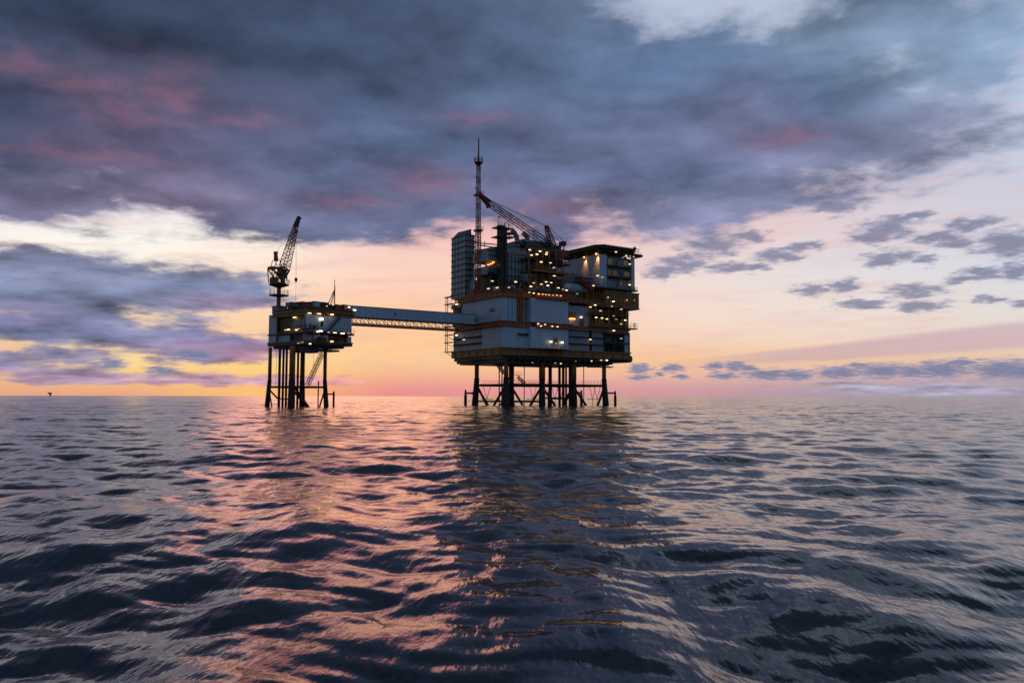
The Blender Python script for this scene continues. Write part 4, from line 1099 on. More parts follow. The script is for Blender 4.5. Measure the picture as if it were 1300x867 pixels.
def stacktop(bm):
    box(bm, su - 1.7, su + .5, SV - .5, SV + 1.2, szt - .4, szt + .2)
    c = MF.pv(643.5, 285.8, SV)
    for i in range(12):
        a, b = 2 * math.pi * i / 12, 2 * math.pi * (i + 1) / 12
        tube(bm, c + Vector((math.cos(a), 0, math.sin(a))) * 1.0, c + Vector((math.cos(b), 0, math.sin(b))) * 1.0, .13, 5)
    tube(bm, (c.x, SV, c.z - 1.0), (c.x, SV, szt - .6), .12, 5)
S('top_gear', 'dark', stacktop)
S('aerial', 'dark', lambda bm: (tube(bm, (U(629.8, SV, 290), SV - 1.4, ZU(630, 289, SV)), (U(629.8, SV, 290), SV - 1.4, ZU(630, 275.5, SV)), .07, 5), box(bm, U(629.8, SV, 290), U(629.8, SV, 290) + .75, SV - 1.42, SV - 1.38, ZU(630, 277.5, SV), ZU(630, 275.8, SV))))
S('rope_ladder_cage', 'rope', lambda bm: [tube(bm, (su - 2.2, SV - .3, z), (su - 1.5, SV - .3, z), .05, 4) for z in np.arange(Z2T, szt, .8)])

# two bent exhaust pipes rising behind the module
for i, (xa, ya, pts) in enumerate(((656.5, 312, ((656.8, 314), (656.6, 305), (655.6, 300), (653, 295.5), (650.6, 293))), (669.5, 311, ((669.6, 314), (669.5, 303), (668.6, 300.5), (666.4, 298), (664.6, 296.6))))):
    vv = 12.0; c0 = MF.pv(*pts[0], vv)
    ep = place('exhaust_pipe', ('taller bent grey exhaust pipe curving to the left, next to the vent stack', 'shorter bent exhaust pipe curving to the left, just under the big crane boom')[i], 'exhaust pipe', c0.x, vv, c0.z, group='bent exhaust pipes on the module roof')
    K = Sub(ep, c0.x, vv, c0.z)
    K('pipe', 'slate', lambda bm: path(bm, [MF.pv(x, y, vv) for x, y in pts], .85, 14), smooth=True)
    K('flange', 'dark', lambda bm: (tube(bm, c0 + Vector((0, 0, 1.2)), c0 + Vector((0, 0, 1.7)), 1.12, 14), tube(bm, c0 - Vector((0, 0, .4)), c0 + Vector((0, 0, .1)), 1.2, 14)))

# pale horizontal tank below the quarters and the red frame above it
tv = 2.2
p0, p1 = MF.pv(716, 364.6, tv), MF.pv(745.5, 366.8, tv)
tk = place('storage_tank', 'pale rounded horizontal tank lying on the deck in front of the living quarters', 'tank', p0.x, tv, Z2T)
T = Sub(tk, p0.x, tv, Z2T)
def tank(bm):
    r = 1.75; n = 20; L = p1.x - p0.x; zc = p0.z
    prof = [(.05, 0), (r * .5, .25), (r * .8, .8), (r * .96, 1.5), (r, 2.4), (r, L - 2.4), (r * .96, L - 1.5), (r * .8, L - .8), (r * .5, L - .25), (.05, L)]
    rg = []
    for q, x in prof: rg.append([bm.verts.new((p0.x + x, tv + q * math.cos(2 * math.pi * i / n), zc + q * math.sin(2 * math.pi * i / n))) for i in range(n)])
    for Aa, Bb in zip(rg, rg[1:]):
        for i in range(n): bm.faces.new((Aa[i], Aa[(i + 1) % n], Bb[(i + 1) % n], Bb[i]))
    bm.faces.new(rg[0]); bm.faces.new(rg[-1][::-1])
T('shell', 'pale', tank, smooth=True)
T('saddle', 'dark', lambda bm: [box(bm, u - .25, u + .25, tv - 1.3, tv + 1.3, Z2T - .3, p0.z - 1.3) for u in (p0.x + 2, (p0.x + p1.x) / 2, p1.x - 2)])
T('strap', 'dark', lambda bm: [tube(bm, (u - .08, tv, p0.z), (u + .08, tv, p0.z), 1.8, 20) for u in (p0.x + 2.8, p1.x - 2.8)])
rc_ = MF.pv(741, 366, -.2)
rd_ = place('loading_davit', 'small red steel loading frame between the pale tank and the living quarters', 'davit', rc_.x, -.2, rc_.z)
Q = Sub(rd_, rc_.x, -.2, rc_.z)
q = lambda x, y: MF.pv(x, y, -.2)
Q('frame', 'red', lambda bm: (lattice(bm, q(731, 354.5), q(752, 356.5), 1.3, 1.3, 7, .16, .09), lattice(bm, q(737, 357), q(749, 366.5), 1.2, .9, 5, .16, .09), tube(bm, q(749, 357), q(749.2, 369.5), .3, 8), tube(bm, q(741, 356), q(741.2, 369), .22, 8)))
Q('winch', 'dark', lambda bm: (tube(bm, q(737, 353) + Vector((0, -.7, 0)), q(737, 353) + Vector((0, .7, 0)), .8, 12), box(bm, q(731, 354).x, q(734, 354).x, -.9, .4, q(731, 354).z, q(731, 351.5).z)))

# ------------------------------------------------------------------ lattice radio mast
mv = 15.0
mb = MF.pv(606.8, 362, mv); mt = MF.pv(606.6, 207, mv)
mast = place('radio_mast', 'slender red and white lattice mast with basket and whip aerial, tallest of all', 'mast', mb.x, mv, Z2T)
Mm = Sub(mast, mb.x, mv, Z2T)
zoff = ZU(606.8, 291, mv)
Mm('mast_lattice', 'orange', lambda bm: lattice(bm, (mb.x, mv, Z2T), (mb.x, mv, zoff), 1.5, 1.25, 16, .17, .1), label='lower unbanded orange brown section')
Mm('mast_lattice', 'mast', lambda bm: lattice(bm, (mb.x, mv, zoff), (mb.x, mv, mt.z), 1.25, .95, 24, .14, .085), label='upper section banded red and white')
Mm('basket', 'dark', lambda bm: (lathe(bm, (mb.x, mv, mt.z), [(.7, -.9), (1.45, 0), (1.5, .15), (.5, .2)], 12), rail(bm, [(mb.x + 1.5 * math.cos(a), mv + 1.5 * math.sin(a), mt.z + .1) for a in np.linspace(0, 2 * math.pi, 9)], 1.7, 5, .08)))
Mm('whip_aerial', 'red', lambda bm: (tube(bm, (mb.x, mv, mt.z), (mb.x, mv, ZU(606.6, 203, mv)), .5, 8, .3), tube(bm, (mb.x, mv, ZU(606.6, 203, mv)), (mb.x, mv, ZU(607, 175.5, mv)), .3, 8, .22)))
for y in (247, 292.0):
    zc = ZU(606.5, y, mv)
    Mm('maintenance_ring', 'red', lambda bm: (box(bm, mb.x - 1.2, mb.x + 1.2, mv - 1.2, mv + 1.2, zc - .55, zc + .1), rail(bm, [(mb.x - 1.7, mv - 1.2, zc), (mb.x + 1.5, mv - 1.2, zc)], 1.0, .8, .06)))
def stay(bm):
    a = [(MF.pv(594, 307.5, mv), MF.pv(632.6, 310.8, SV + 1)), (MF.pv(594, 320.5, mv), MF.pv(632.5, 313.2, SV + 1)), (MF.pv(607, 311, mv), MF.pv(632, 315, SV + 1))]
    for p, q_ in a: tube(bm, p, q_, .2, 6)
    tube(bm, MF.pv(615.4, 306.5, 12), MF.pv(615.4, 313.8, 12), .16, 5)
Mm('stay_strut', 'brown', stay)
Mm('dish', 'pale', lambda bm: [tube(bm, MF.pv(x, y, mv - .9), MF.pv(x, y, mv - .6), .5, 10) for x, y in ((605.2, 225), (608.2, 213), (605, 239))])

# ------------------------------------------------------------------ cranes
def crane(name, label, fr, v, pts, base_z, jibw, side):
    """pts: pixel positions in the vertical plane v of that frame"""
    g = lambda k: fr.pv(*pts[k], v)
    root = thing(name, label, 'crane', fr.w(g('base').x, v, base_z), fr.a, 'lattice boom pedestal cranes')
    B = Sub(root, g('base').x, v, base_z)
    bx, tz_ = g('base').x, g('slew').z
    B('pedestal', 'brown', lambda bm: (tube(bm, (bx, v, base_z), (bx, v, tz_), side * 1.0, 16), tube(bm, (bx, v, base_z), (bx, v, base_z + 1.2), side * 1.3, 16)), smooth=False)
    return root, B, g, bx, tz_


# big crane on the main platform
cv = 7.0
big = dict(base=(705.5, 330), slew=(705.5, 330), root=(700.5, 313.5), knee=(620.5, 257.8), tip=(609.3, 247.4), atop=(693.9, 288.2), af0=(698.5, 312), af1=(706, 313), rear=(714.5, 308))
cz = tz[3] + .1
rt, B, g, bx, stz = crane('pedestal_crane', 'big crane on the main platform, its long boom reaching up left to the mast', MF, cv, big, cz, 1.5, 1.5)
hz0, hz1 = ZU(705, 329, cv), ZU(705, 315.5, cv)
B('machine_house', 'red', lambda bm: (box(bm, U(700, cv, 320), U(716.5, cv, 320), cv - 2.2, cv + 2.2, hz0 + 1.5, hz1 - .6), box(bm, U(692, cv, 320), U(717, cv, 320), cv - 2.6, cv + 2.6, hz0 + .9, hz0 + 1.49), lathe(bm, (bx, cv, hz0 - .2), [(1.7, 0), (2.4, .5), (2.4, 1.08)], 16)), label='weathered brick red machinery house')
B('driver_cab', 'dark', lambda bm: (box(bm, U(692.5, cv, 320), U(697.5, cv, 320), cv - 2.9, cv - .7, hz0 + 1.5, hz0 + 4.2),))
B('winch', 'dark', lambda bm: [tube(bm, (U(x, cv, 315), cv - 1.6, hz1 + .2), (U(x, cv, 315), cv + 1.6, hz1 + .2), .85, 14) for x in (701, 707)])
boom_a, boom_b = g('root'), g('knee')
B('boom', 'dark', lambda bm: (lattice(bm, boom_a, boom_a.lerp(boom_b, .12), .9, 2.2, 3, .2, .13, h0=1.6, h1=2.1), lattice(bm, boom_a.lerp(boom_b, .12), boom_b, 2.1, 1.5, 13, .17, .055, h0=2.1, h1=1.5)))
B('boom_tip', 'red', lambda bm: (lattice(bm, boom_b, g('tip'), 1.5, .7, 4, .26, .18), tube(bm, boom_b + Vector((.4, 0, .6)), g('tip') + Vector((0, 0, .4)), .35, 8), tube(bm, boom_b + Vector((.2, 0, -1.0)), g('tip') + Vector((0, 0, -.1)), .25, 8), tube(bm, g('tip') + Vector((0, -.4, 0)), g('tip') + Vector((0, .4, 0)), .7, 12), tube(bm, boom_b + Vector((-.2, -.5, -1.1)), boom_b + Vector((-.2, .5, -1.1)), .75, 12)))
B('boom_walkway', 'rope', lambda bm: [(tube(bm, boom_a.lerp(boom_b, t) + Vector((0, 0, -.9)), boom_a.lerp(boom_b, t) + Vector((0, 0, 1.9)), .12, 5)) for t in (.12, .3, .47, .66, .82)])
B('gantry', 'red', lambda bm: (lattice(bm, g('af0').lerp(g('af1'), .3), g('atop'), 2.2, .9, 6, .2, .12), tube(bm, g('atop') + Vector((0, -.6, 0)), g('atop') + Vector((0, .6, 0)), .6, 12)), label='red and pale gantry frame')
B('luffing_rope', 'rope', lambda bm: [tube(bm, g('atop') + Vector((0, s, .3)), boom_b + Vector((0, s, 1.0)), .06, 4) for s in (-.4, .4)])
B('back_stay', 'rope', lambda bm: [tube(bm, g('atop') + Vector((0, s, 0)), g('rear') + Vector((0, s, 0)), .09, 5) for s in (-1, 1)])
B('counterweight', 'dark', lambda bm: (lambda r_: (box(bm, r_.x - 1.0, r_.x + .9, cv - 1, cv + 1, r_.z - 1.2, r_.z + .3), tube(bm, (r_.x - .8, cv, r_.z - 1), (r_.x - 1.4, cv, hz1 - .6), .25, 6), tube(bm, (r_.x + .7, cv, r_.z - 1), (r_.x + .2, cv, hz1 - .6), .25, 6)))(g('rear')))
B('slew_platform', 'dark', lambda bm: (box(bm, U(688, cv, 336), U(718, cv, 336), cv - 3.4, cv + 3, ZU(705, 336.2, cv) - .3, ZU(705, 336.2, cv)), rail(bm, [(U(688, cv, 336), cv - 3.3, ZU(705, 336.2, cv)), (U(718, cv, 336), cv - 3.3, ZU(705, 336.2, cv))], 1.1, 1.3)))
B('pedestal_column', 'brown', lambda bm: tube(bm, (bx, cv, tz[3] - 8 + 8), (bx, cv, tz[3] + .2), 1.6, 12))

# ------------------------------------------------------------------ wellhead platform
SF = Frame(-58.3, 226.5, 50.0)
def sU(px, v=0.0, py=415): return SF.fv(px, py, v)[0]
def sV(px, u=0.0, py=415): return SF.fu(px, py, u)[0]
def sZ(px, py, v=0.0): return SF.fv(px, py, v)[1]
def sZu(px, py, u=0.0): return SF.fu(px, py, u)[1]
wp = thing('wellhead_platform', 'small wellhead platform on four slim legs, linked by the bridge', 'oil platform', SF.o, SF.a)
W = Sub(wp, 0, 0, 0)
SUE = sU(446.6); SVE = sV(341.0)
zk, zf, zm, zmt, zt, ztt = (sZ(388, y) for y in (439.6, 431.6, 423.4, 419.2, 398.6, 390.5))
# jacket
lpos = {}
for nm, px in (('f', 371.0), ('r', 412.4), ('l', 341.8), ('b', 381.2)): pass
fu_, fv_ = sU(371, 5.2, 470), 5.2
ru_ = sU(412.6, 5.2, 470); lv_ = SF.fu(342.6, 470, fu_)[0]
legs = [(fu_, fv_, .86), (ru_, fv_, .52), (fu_, lv_, .52), (ru_, lv_, .7)]
zr = sZ(388, 491.2, 5.2)
for (u, v, r) in legs:
    lean_u = -1 if u == fu_ else 1; lean_v = -1 if v == fv_ else 1
    lg = W('jacket_leg', 'leg', lambda bm: tube(bm, (u, v, zr + 1.5), (u, v, zk + .3), r, 16), smooth=True)
    W('leg_sleeve', 'black', lambda bm: (tube(bm, (u + lean_u * .7, v + lean_v * .7, -6), (u, v, zr + 2.1), r + .34, 16, r + .08)), lg, smooth=True)
def sbr(a, b, za, zb, r=.3): W('horizontal_brace' if za == zb else 'diagonal_brace', 'black', lambda bm: tube(bm, (a[0], a[1], za), (b[0], b[1], zb), r, 9), smooth=True)
c4 = [(fu_, fv_), (ru_, fv_), (ru_, lv_), (fu_, lv_)]
for a, b in zip(c4, c4[1:] + c4[:1]): sbr(a, b, zr, zr)
sbr((fu_, lv_), (fu_, lv_ - 4.4), zr - .8, zr - 3.4, .25); sbr((fu_, lv_), (fu_ + .3, lv_ - 1.4), zr - 1.5, -1, .2); sbr((fu_, lv_ - 4.4), (fu_, fv_), zr - 3.4, zr - 3.6, .2)
sbr((fu_, fv_), (fu_ + 6.5, fv_), zr - .5, -1.2, .35); sbr((ru_, fv_), (ru_ - 2.2, fv_), zr - 1, -1.2, .25); sbr((fu_ + 1.8, fv_ + 1), (fu_ + 7.6, fv_ + 1), zr - .4, -1.2, .35)
for px, r in ((354.9, .38), (359.6, .34), (363.7, .34), (378.2, .34)):
    v = 9.5; u = sU(px, v, 470)
    W('conductor_pipe', 'black', lambda bm: tube(bm, (u, v, -4), (u, v, zk + .4), r, 10), smooth=True)
for px, v in ((350.6, 9.5), (398, 3)):
    u = sU(px, v, 470)
    W('hanging_cable', 'rope', lambda bm: tube(bm, (u, v, zr + (0 if px < 360 else 6)), (u, v, zk), .04, 4))
W('marine_riser', 'black', lambda bm: (lambda u: tube(bm, (u, 4, -2), (u, 4, zr + 1.8), .2, 6))(sU(404, 4, 500)), smooth=True)
W('riser_clamp', 'black', lambda bm: (lambda u: box(bm, u - .9, u + 2.6, 3.4, 5.4, zr - .3, zr + .1))(sU(404, 4, 500)))
fe = W('boat_fender', 'black', lambda bm: (lambda u, z: lathe(bm, (u, 5.2, 0), [(.3, -4), (.32, z), (.12, z + .5)], 10))(sU(423.6, 5.2, 505), sZ(423.6, 498.5, 5.2)), smooth=True)
W('fender_arm', 'black', lambda bm: tube(bm, (sU(423.6, 5.2, 500), 5.2, sZ(420, 500.2, 5.2)), (ru_, 5.2, sZ(420, 500.2, 5.2)), .2, 7), fe)
# lower access platform and sloping ladder truss
ap0, ap1 = sU(386, 3.5, 442), sU(427.5, 3.5, 442)
W('access_platform', 'dark', lambda bm: (box(bm, ap0, ap1, 2.2, 7, sZ(400, 445.5, 3.5), sZ(400, 443.4, 3.5)), [box(bm, u, u + .25, 2.5, 2.8, sZ(400, 443.4, 3.5), zk) for u in (ap0 + .6, ap0 + 3.6, ru_ - .2)], box(bm, ap0 - 2, ap0 + 4, 2, 6, zk - 1.6, zk)))
W('handrail', 'dark', lambda bm: rail(bm, [(ap0, 2.3, sZ(400, 443.4, 3.5)), (ap1, 2.3, sZ(400, 443.4, 3.5)), (ap1, 6.8, sZ(400, 443.4, 3.5))], 1.1, .8, .05))
W('ladder_truss', 'brown', lambda bm: lattice(bm, SF.pv(409.6, 447, 3.6), SF.pv(390.6, 488.5, 3.6), 1.0, 1.0, 10, .1, .045, h0=.95, h1=.95))
# decks
W('keel_deck', 'dark', lambda bm: (box(bm, -.2, SUE + .1, -.3, SVE, zk + .7, zf), box(bm, 1.2, SUE - 2, 1, SVE - 1, zk, zk + .69)))
W('keel_flange', 'brown', lambda bm: (box(bm, -.4, SUE + .2, -.5, SVE + .1, zf - .35, zf + .02),))
W('deck_core', 'dark', lambda bm: box(bm, .8, SUE - .4, 1.0, SVE - .5, zf + .01, zt - .01))
W('middle_deck', 'dark', lambda bm: (box(bm, -.25, SUE + .25, -.9, SVE + .1, zm + .3, zmt - .2),))
W('top_deck', 'brown', lambda bm: (box(bm, -.1, SUE + .1, -.2, SVE - 2, zt, zt + .9), box(bm, -.3, SUE + .5, -.8, SVE - 2.5, zt + .903, zt + 1.2)))
pv = lambda *a: None
def swall(px0, px1, z0, z1, v, m='white', name='wall_panel'): W(name, m, lambda bm: box(bm, sU(px0, v), sU(px1, v), v, v + .4, z0 + G, z1 - G))
def swallL(px0, px1, z0, z1, u, m='white_shaded', name='wall_panel'): W(name, m, lambda bm: box(bm, u, u + .4, sV(px0, u), sV(px1, u), z0 + G, z1 - G))
swall(388, 446.5, zmt, zt, -.05); swall(425 + 16.5, 446.4, zf, zm, -.03); swall(399, 417, zf, zm, .1); swall(386, 398.6, zf, zm, .5, 'grey')
swall(417.2, 441.3, zf, zm, .5, 'dark', 'louvre_wall')
W('louvre_slat', 'orange', lambda bm: [box(bm, sU(x, .2), sU(x, .2) + .22, .2, .48, zf + .1, zm - .2) for x in (418, 421, 424.5, 428, 431.5, 435, 439)])
swallL(351.4, 341.2, zf - .3, sZu(346, 399.8), .0); swallL(387.4, 352.6, zmt, zt, .8, 'olive', 'back_wall'); swallL(368, 352.8, zf, zm, .2); swallL(386, 368.3, zf, zm, .9, 'grey')
W('corner_post', 'brown', lambda bm: box(bm, -.3, .1, sV(352.6), sV(351.5), zf - .5, zt + .8))
W('plain_wall', 'olive', lambda bm: box(bm, sU(386.8, 0), sU(388, 0) - .02, .02, .4, zmt + G, zt - G))
W('upper_girder', 'brown', lambda bm: ibeam_box(bm, .1, SUE + .2, -.1, SVE - 3, zt + 1.21, zt + 2.35, 1.8))
# gallery, doors, stair on the right face
W('gallery', 'dark', lambda bm: (box(bm, -1.3, 2.6, -1.6, 3.6, zmt + .35, zmt + .5), box(bm, 2.6, SUE, -1.5, -.06, zmt - .1, zmt + .02)))
W('handrail', 'dark', lambda bm: (rail(bm, [(-1.2, 3.5, zmt + .5), (-1.2, -1.5, zmt + .5), (2.6, -1.5, zmt + .5)], 1.15, .7, .06), rail(bm, [(2.6, -1.45, zmt), (SUE - .1, -1.45, zmt)], 1.1, 1.2), rail(bm, [(.2, -.7, zt + 1.2), (SUE + .4, -.7, zt + 1.2)], 1.1, 1.4)))
W('stair', 'dark', lambda bm: stairs(bm, sU(417.8, -1.2), zmt + .1, sU(434, -1.2), zt, -1.15, .9))
W('stair', 'dark', lambda bm: stairs(bm, sU(400, -1.2), zf + .1, sU(412, -1.2), zm, -1.3, .8))
def sdoor(x0, x1, y0, y1, v): W('door', 'dark', lambda bm: (box(bm, sU(x0, v), sU(x1, v), v - .12, v - .01, sZ(x0, y1, v), sZ(x0, y0, v)), box(bm, sU(x0, v) + .15, sU(x0, v) + .3, v - .2, v - .121, sZ(x0, y1, v) + .9, sZ(x0, y1, v) + 1.05)))
sdoor(406.8, 410, 407.5, 414.3, -.05)
W('door', 'dark', lambda bm: box(bm, .75, .89, sV(378.8, .9), sV(376.6, .9), zf + .2, sZu(378, 420.5, .9)))
W('edge_equipment', 'dark', lambda bm: (clutter(bm, .4, 3, -.9, 2, zmt + .5, 12, 1.8, 51), clutter(bm, 3.5, SUE - 6, -.9, -.4, zf + .02, 10, 1.4, 52)))
W('vent_louvre', 'slate', lambda bm: box(bm, -.2, .78, sV(386.5), sV(374), sZu(380, 414), sZu(380, 407.5)))
W('deck_equipment', 'dark', lambda bm: (clutter(bm, SUE * .55, SUE - .5, .2, 5, zt + 2.35, 34, 1.7, 53), clutter(bm, 1, SUE * .6, 7, 12, zt + 2.35, 18, 1.9, 54)))
W('deck_equipment', 'red', lambda bm: clutter(bm, SUE * .66, SUE - 1.5, .1, 2, zt + 2.35, 8, 1.5, 55))
W('bridge_landing', 'brown', lambda bm: (box(bm, SUE - 3.5, SUE + 2.2, 1, 10, zt + .2, zt + 1.15), clutter(bm, SUE - 3, SUE + .6, 1.0, 4, zt + 1.2, 14, 1.6, 56)))
W('generator_housing', 'blue', lambda bm: (box(bm, .2, 3.2, sV(352.3), sV(344.2), sZu(348, 398.5), sZu(348, 388.6)), box(bm, 0, 3.4, sV(352.8), sV(343.8), sZu(348, 389.5), sZu(348, 388.4))))
for (x, y, v, k, sz) in ((408.3, 405, -.5, 'lampw', (1.0, .3, .5)), (407.3, 420.2, -1.7, 'lampw', (1.1, .3, .35)), (425.3, 422.1, -1.1, 'lampw', (1.1, .3, .3)), (435, 422.9, -1.1, 'lampw', (1.2, .3, .3)), (403.4, 421, -1.4, 'lamp', (.7, .3, .3)), (417.4, 421.6, -1.1, 'lampdim', (.7, .3, .3)),
                     (393, 397.6, -1.0, 'lamp', (1.1, .3, .25)), (405.3, 398.4, -1.0, 'lamp', (1.1, .3, .25)), (421.6, 399.4, -1.0, 'lamp', (.9, .3, .25)), (443.2, 389.9, -.6, 'lamp', (.6, .3, .3)), (450.2, 393.6, .5, 'lampw', (.9, .3, .3)), (415, 388.5, -.5, 'lampdim', (.4, .3, .3)),
                     (421.4, 433.5, -.8, 'lamp', (.9, .3, .4)), (393.5, 436.4, -.3, 'lamp', (.6, .3, .25)), (442.4, 422.9, -1.1, 'lampdim', (.8, .3, .25))):
    p = SF.pv(x, y, v); o = W('lamp', k, lambda bm: box(bm, p.x - sz[0] / 2, p.x + sz[0] / 2, p.y - .15, p.y + .15, p.z - sz[2] / 2, p.z + sz[2] / 2))
    W('lamp_bracket', 'dark', lambda bm: (tube(bm, p + Vector((0, 0, sz[2] / 2)), p + Vector((0, 1.0, sz[2] / 2 + .3)), .06, 5), box(bm, p.x - sz[0] / 2, p.x + sz[0] / 2, p.y - .15, p.y + .15, p.z + sz[2] / 2 + .003, p.z + sz[2] / 2 + .08)), o)
for (x, y, u, k, L) in ((374, 403, .2, 'lamp', 1.3), (362.7, 419.0, -.5, 'lampdim', .9), (366.3, 418.4, -.5, 'lamp', .9), (378.9, 417.8, -.6, 'lampw', 1.2), (376.2, 418.8, -.6, 'lamp', .8), (378.9, 435.6, -.4, 'lampdim', .7), (383.7, 434.5, -.5, 'lampdim', 1)):
    p = SF.pu(x, y, u); o = W('lamp', k, lambda bm: box(bm, p.x - .15, p.x + .15, p.y - L / 2, p.y + L / 2, p.z - .14, p.z + .14))
    W('lamp_bracket', 'dark', lambda bm: (tube(bm, p + Vector((0, 0, .14)), p + Vector((1.0, 0, .4)), .06, 5), box(bm, p.x - .17, p.x + .17, p.y - L / 2, p.y + L / 2, p.z + .143, p.z + .22)), o)

# containers on the small platform
zc0 = zt + 2.36
def container(px0, px1, pyt, v, d, m, label):
    u0, u1 = sU(px0, v, 388), sU(px1, v, 388) - .05; zt_ = sZ(px0, pyt, v)
    r_ = thing('shipping_container', label, 'container', SF.w(u0, v, zc0), SF.a, 'cargo containers on the small platform')
    C_ = Sub(r_, u0, v, zc0)
    C_('body', m, lambda bm: box(bm, u0 + .08, u1 - .08, v + .08, v + d - .08, zc0 + .12, zt_ - .08))
    C_('frame', 'dark', lambda bm: [box(bm, a, a + .2, b, b + .2, zc0, zt_) for a in (u0, u1 - .2) for b in (v, v + d - .2)] + [box(bm, u0, u1, b, b + .2, z, z + .16) for b in (v - .003, v + d - .197) for z in (zc0 + .003, zt_ - .163)])
    C_('rib', m, lambda bm: [box(bm, a - .05, a + .05, v + .02, v + .077, zc0 + .2, zt_ - .2) for a in np.arange(u0 + .4, u1 - .3, .35)])
container(368.6, 381, 383, 5.0, 2.4, 'blue', 'slate blue container nearest the small crane')
container(382, 397.2, 382.4, 4.0, 2.4, 'red', 'rust red container between two bluish ones')
container(397.5, 407.5, 382, 3.4, 2.4, 'pale', 'pale blue-grey container beside a rust red one')
container(408.2, 418, 383.2, 3.0, 2.4, 'dark', 'blackish container at the end of the row, nearest the antenna')

# braced antenna
av = 3.0
a0 = SF.pv(424.6, 389, av); a1 = SF.pv(424.6, 355, av)
an = thing('radio_antenna', 'thin braced antenna pole standing on the small platform', 'antenna', SF.w(a0.x, av, zc0), SF.a)
AN = Sub(an, a0.x, av, zc0)
AN('pole', 'leg', lambda bm: (tube(bm, (a0.x, av, zc0), (a0.x, av, a1.z - 2), .16, 8), tube(bm, (a0.x, av, a1.z - 2), a1, .1, 6)))
AN('brace_leg', 'leg', lambda bm: tube(bm, (a0.x, av, SF.pv(424, 367, av).z), (sU(413.4, av, 388), av, zc0), .11, 6))
AN('brace_leg', 'leg', lambda bm: tube(bm, (a0.x, av, SF.pv(424, 367, av).z), (sU(420.6, av, 388), av + 1.2, zc0), .11, 6))
AN('brace_leg', 'leg', lambda bm: tube(bm, (a0.x, av, SF.pv(424, 370, av).z), (sU(417, av, 388), av - 1.0, zc0), .08, 6))

# small crane
kv = SF.fu(354.0, 390, 1.6)[0]
kb = SF.pv(353.6, 392, kv)
small = dict(base=(353.6, 392), slew=(353.4, 366), root=(360.5, 341.5), knee=(375.2, 288), tip=(379.6, 275.5), atop=(349.8, 321), rear=(345, 341))
g = lambda k: SF.pv(*small[k], kv)
zbse = zt + 1.2
rt = thing('pedestal_crane', 'small crane on the wellhead platform with its boom raised steeply and a hanging hook', 'crane', SF.w(kb.x, kv, zbse), SF.a, 'lattice boom pedestal cranes')
B = Sub(rt, kb.x, kv, zbse)
kz = lambda y: SF.pv(354, y, kv).z
ku = lambda x, y=360: SF.fv(x, y, kv)[0]
B('pedestal', 'leg', lambda bm: (tube(bm, (kb.x, kv, zbse), (kb.x, kv, kz(364)), .62, 16), tube(bm, (kb.x, kv, zbse), (kb.x, kv, zbse + .8), .85, 16)), smooth=False)
B('lower_platform', 'dark', lambda bm: (lathe(bm, (kb.x, kv, kz(376.4)), [(.8, -.2), (2.9, .15), (2.9, .4), (.7, .45)], 20), rail(bm, [(kb.x + 2.8 * math.cos(a), kv + 2.8 * math.sin(a), kz(375.0)) for a in np.linspace(0, 2 * math.pi, 13)], 1.6, 5, .045)))
B('slew_platform', 'dark', lambda bm: (lathe(bm, (kb.x, kv, kz(365.5)), [(.7, 0), (1.6, .3), (3.0, .8), (3.0, 1.0), (.7, 1.05)], 20), rail(bm, [(kb.x + 3.0 * math.cos(a), kv + 3.0 * math.sin(a), kz(360.3)) for a in np.linspace(0, 2 * math.pi, 13)], 1.1, 5, .045)))
zc_ = kz(361)
B('machine_house', 'leg', lambda bm: (box(bm, ku(345), ku(350.5), kv - 1.1, kv + 1.1, zc_, kz(353)), box(bm, ku(350.7), ku(360.5), kv - 1.1, kv + 1.1, zc_, kz(358.6)), box(bm, ku(355), ku(358), kv - 1.6, kv - .5, kz(358.6), kz(353))))
def sgantry(bm):
    P_ = lambda x, y, s=0: SF.pv(x, y, kv) + Vector((0, s, 0))
    for s in (-1.1, 1.1):
        for a, b, r in (((343.6, 358), (342.5, 341), .16), ((342.5, 341), (350, 342), .22), ((343, 342), (355, 357), .2), ((350, 342), (359, 352), .22), ((346.5, 357), (352, 344), .14), ((361.5, 357), (361, 341), .2), ((355, 357), (361, 343), .16),
                        ((345, 342), (349.0, 330), .11), ((356, 344), (352.4, 330), .13)):
            tube(bm, P_(*a, s), P_(*b, s), r, 6)
    box(bm, ku(342.5, 341), ku(349, 341), kv - 1.2, kv + 1.2, kz(343), kz(340))
    box(bm, ku(355, 350), ku(360, 350), kv - .9, kv + .9, kz(352), kz(348.5))
    tube(bm, P_(350.6, 331.5), P_(349.9, 321), .75, 8, .5)
    box(bm, ku(348.2, 325), ku(351.8, 325), kv - .5, kv + .5, kz(323), kz(320.3))
B('gantry', 'leg', sgantry)
ra, rb = g('root'), g('knee')
B('boom', 'red', lambda bm: (lattice(bm, ra, ra.lerp(rb, .5), 2.4, 1.9, 7, .12, .06, h0=2.5, h1=1.9), lattice(bm, ra.lerp(rb, .5), rb, 1.9, 1.0, 9, .13, .075, h0=1.9, h1=1.0)))
B('boom_foot', 'dark', lambda bm: (lattice(bm, SF.pv(356.5, 352, kv), ra, 1.8, 2.4, 3, .26, .2), tube(bm, SF.pv(360, 346, kv), SF.pv(362, 335, kv), .2, 6)))
B('boom_tip', 'dark', lambda bm: (lattice(bm, rb, g('tip'), 1.0, .6, 3, .22, .16), tube(bm, rb + Vector((-.4, 0, .2)), g('tip'), .45, 8, .25), tube(bm, g('tip') + Vector((.2, -.4, -.5)), g('tip') + Vector((.2, .4, -.5)), .42, 10), tube(bm, SF.pv(376.3, 294, kv) + Vector((0, -.3, 0)), SF.pv(376.3, 294, kv) + Vector((0, .3, 0)), .5, 10)))
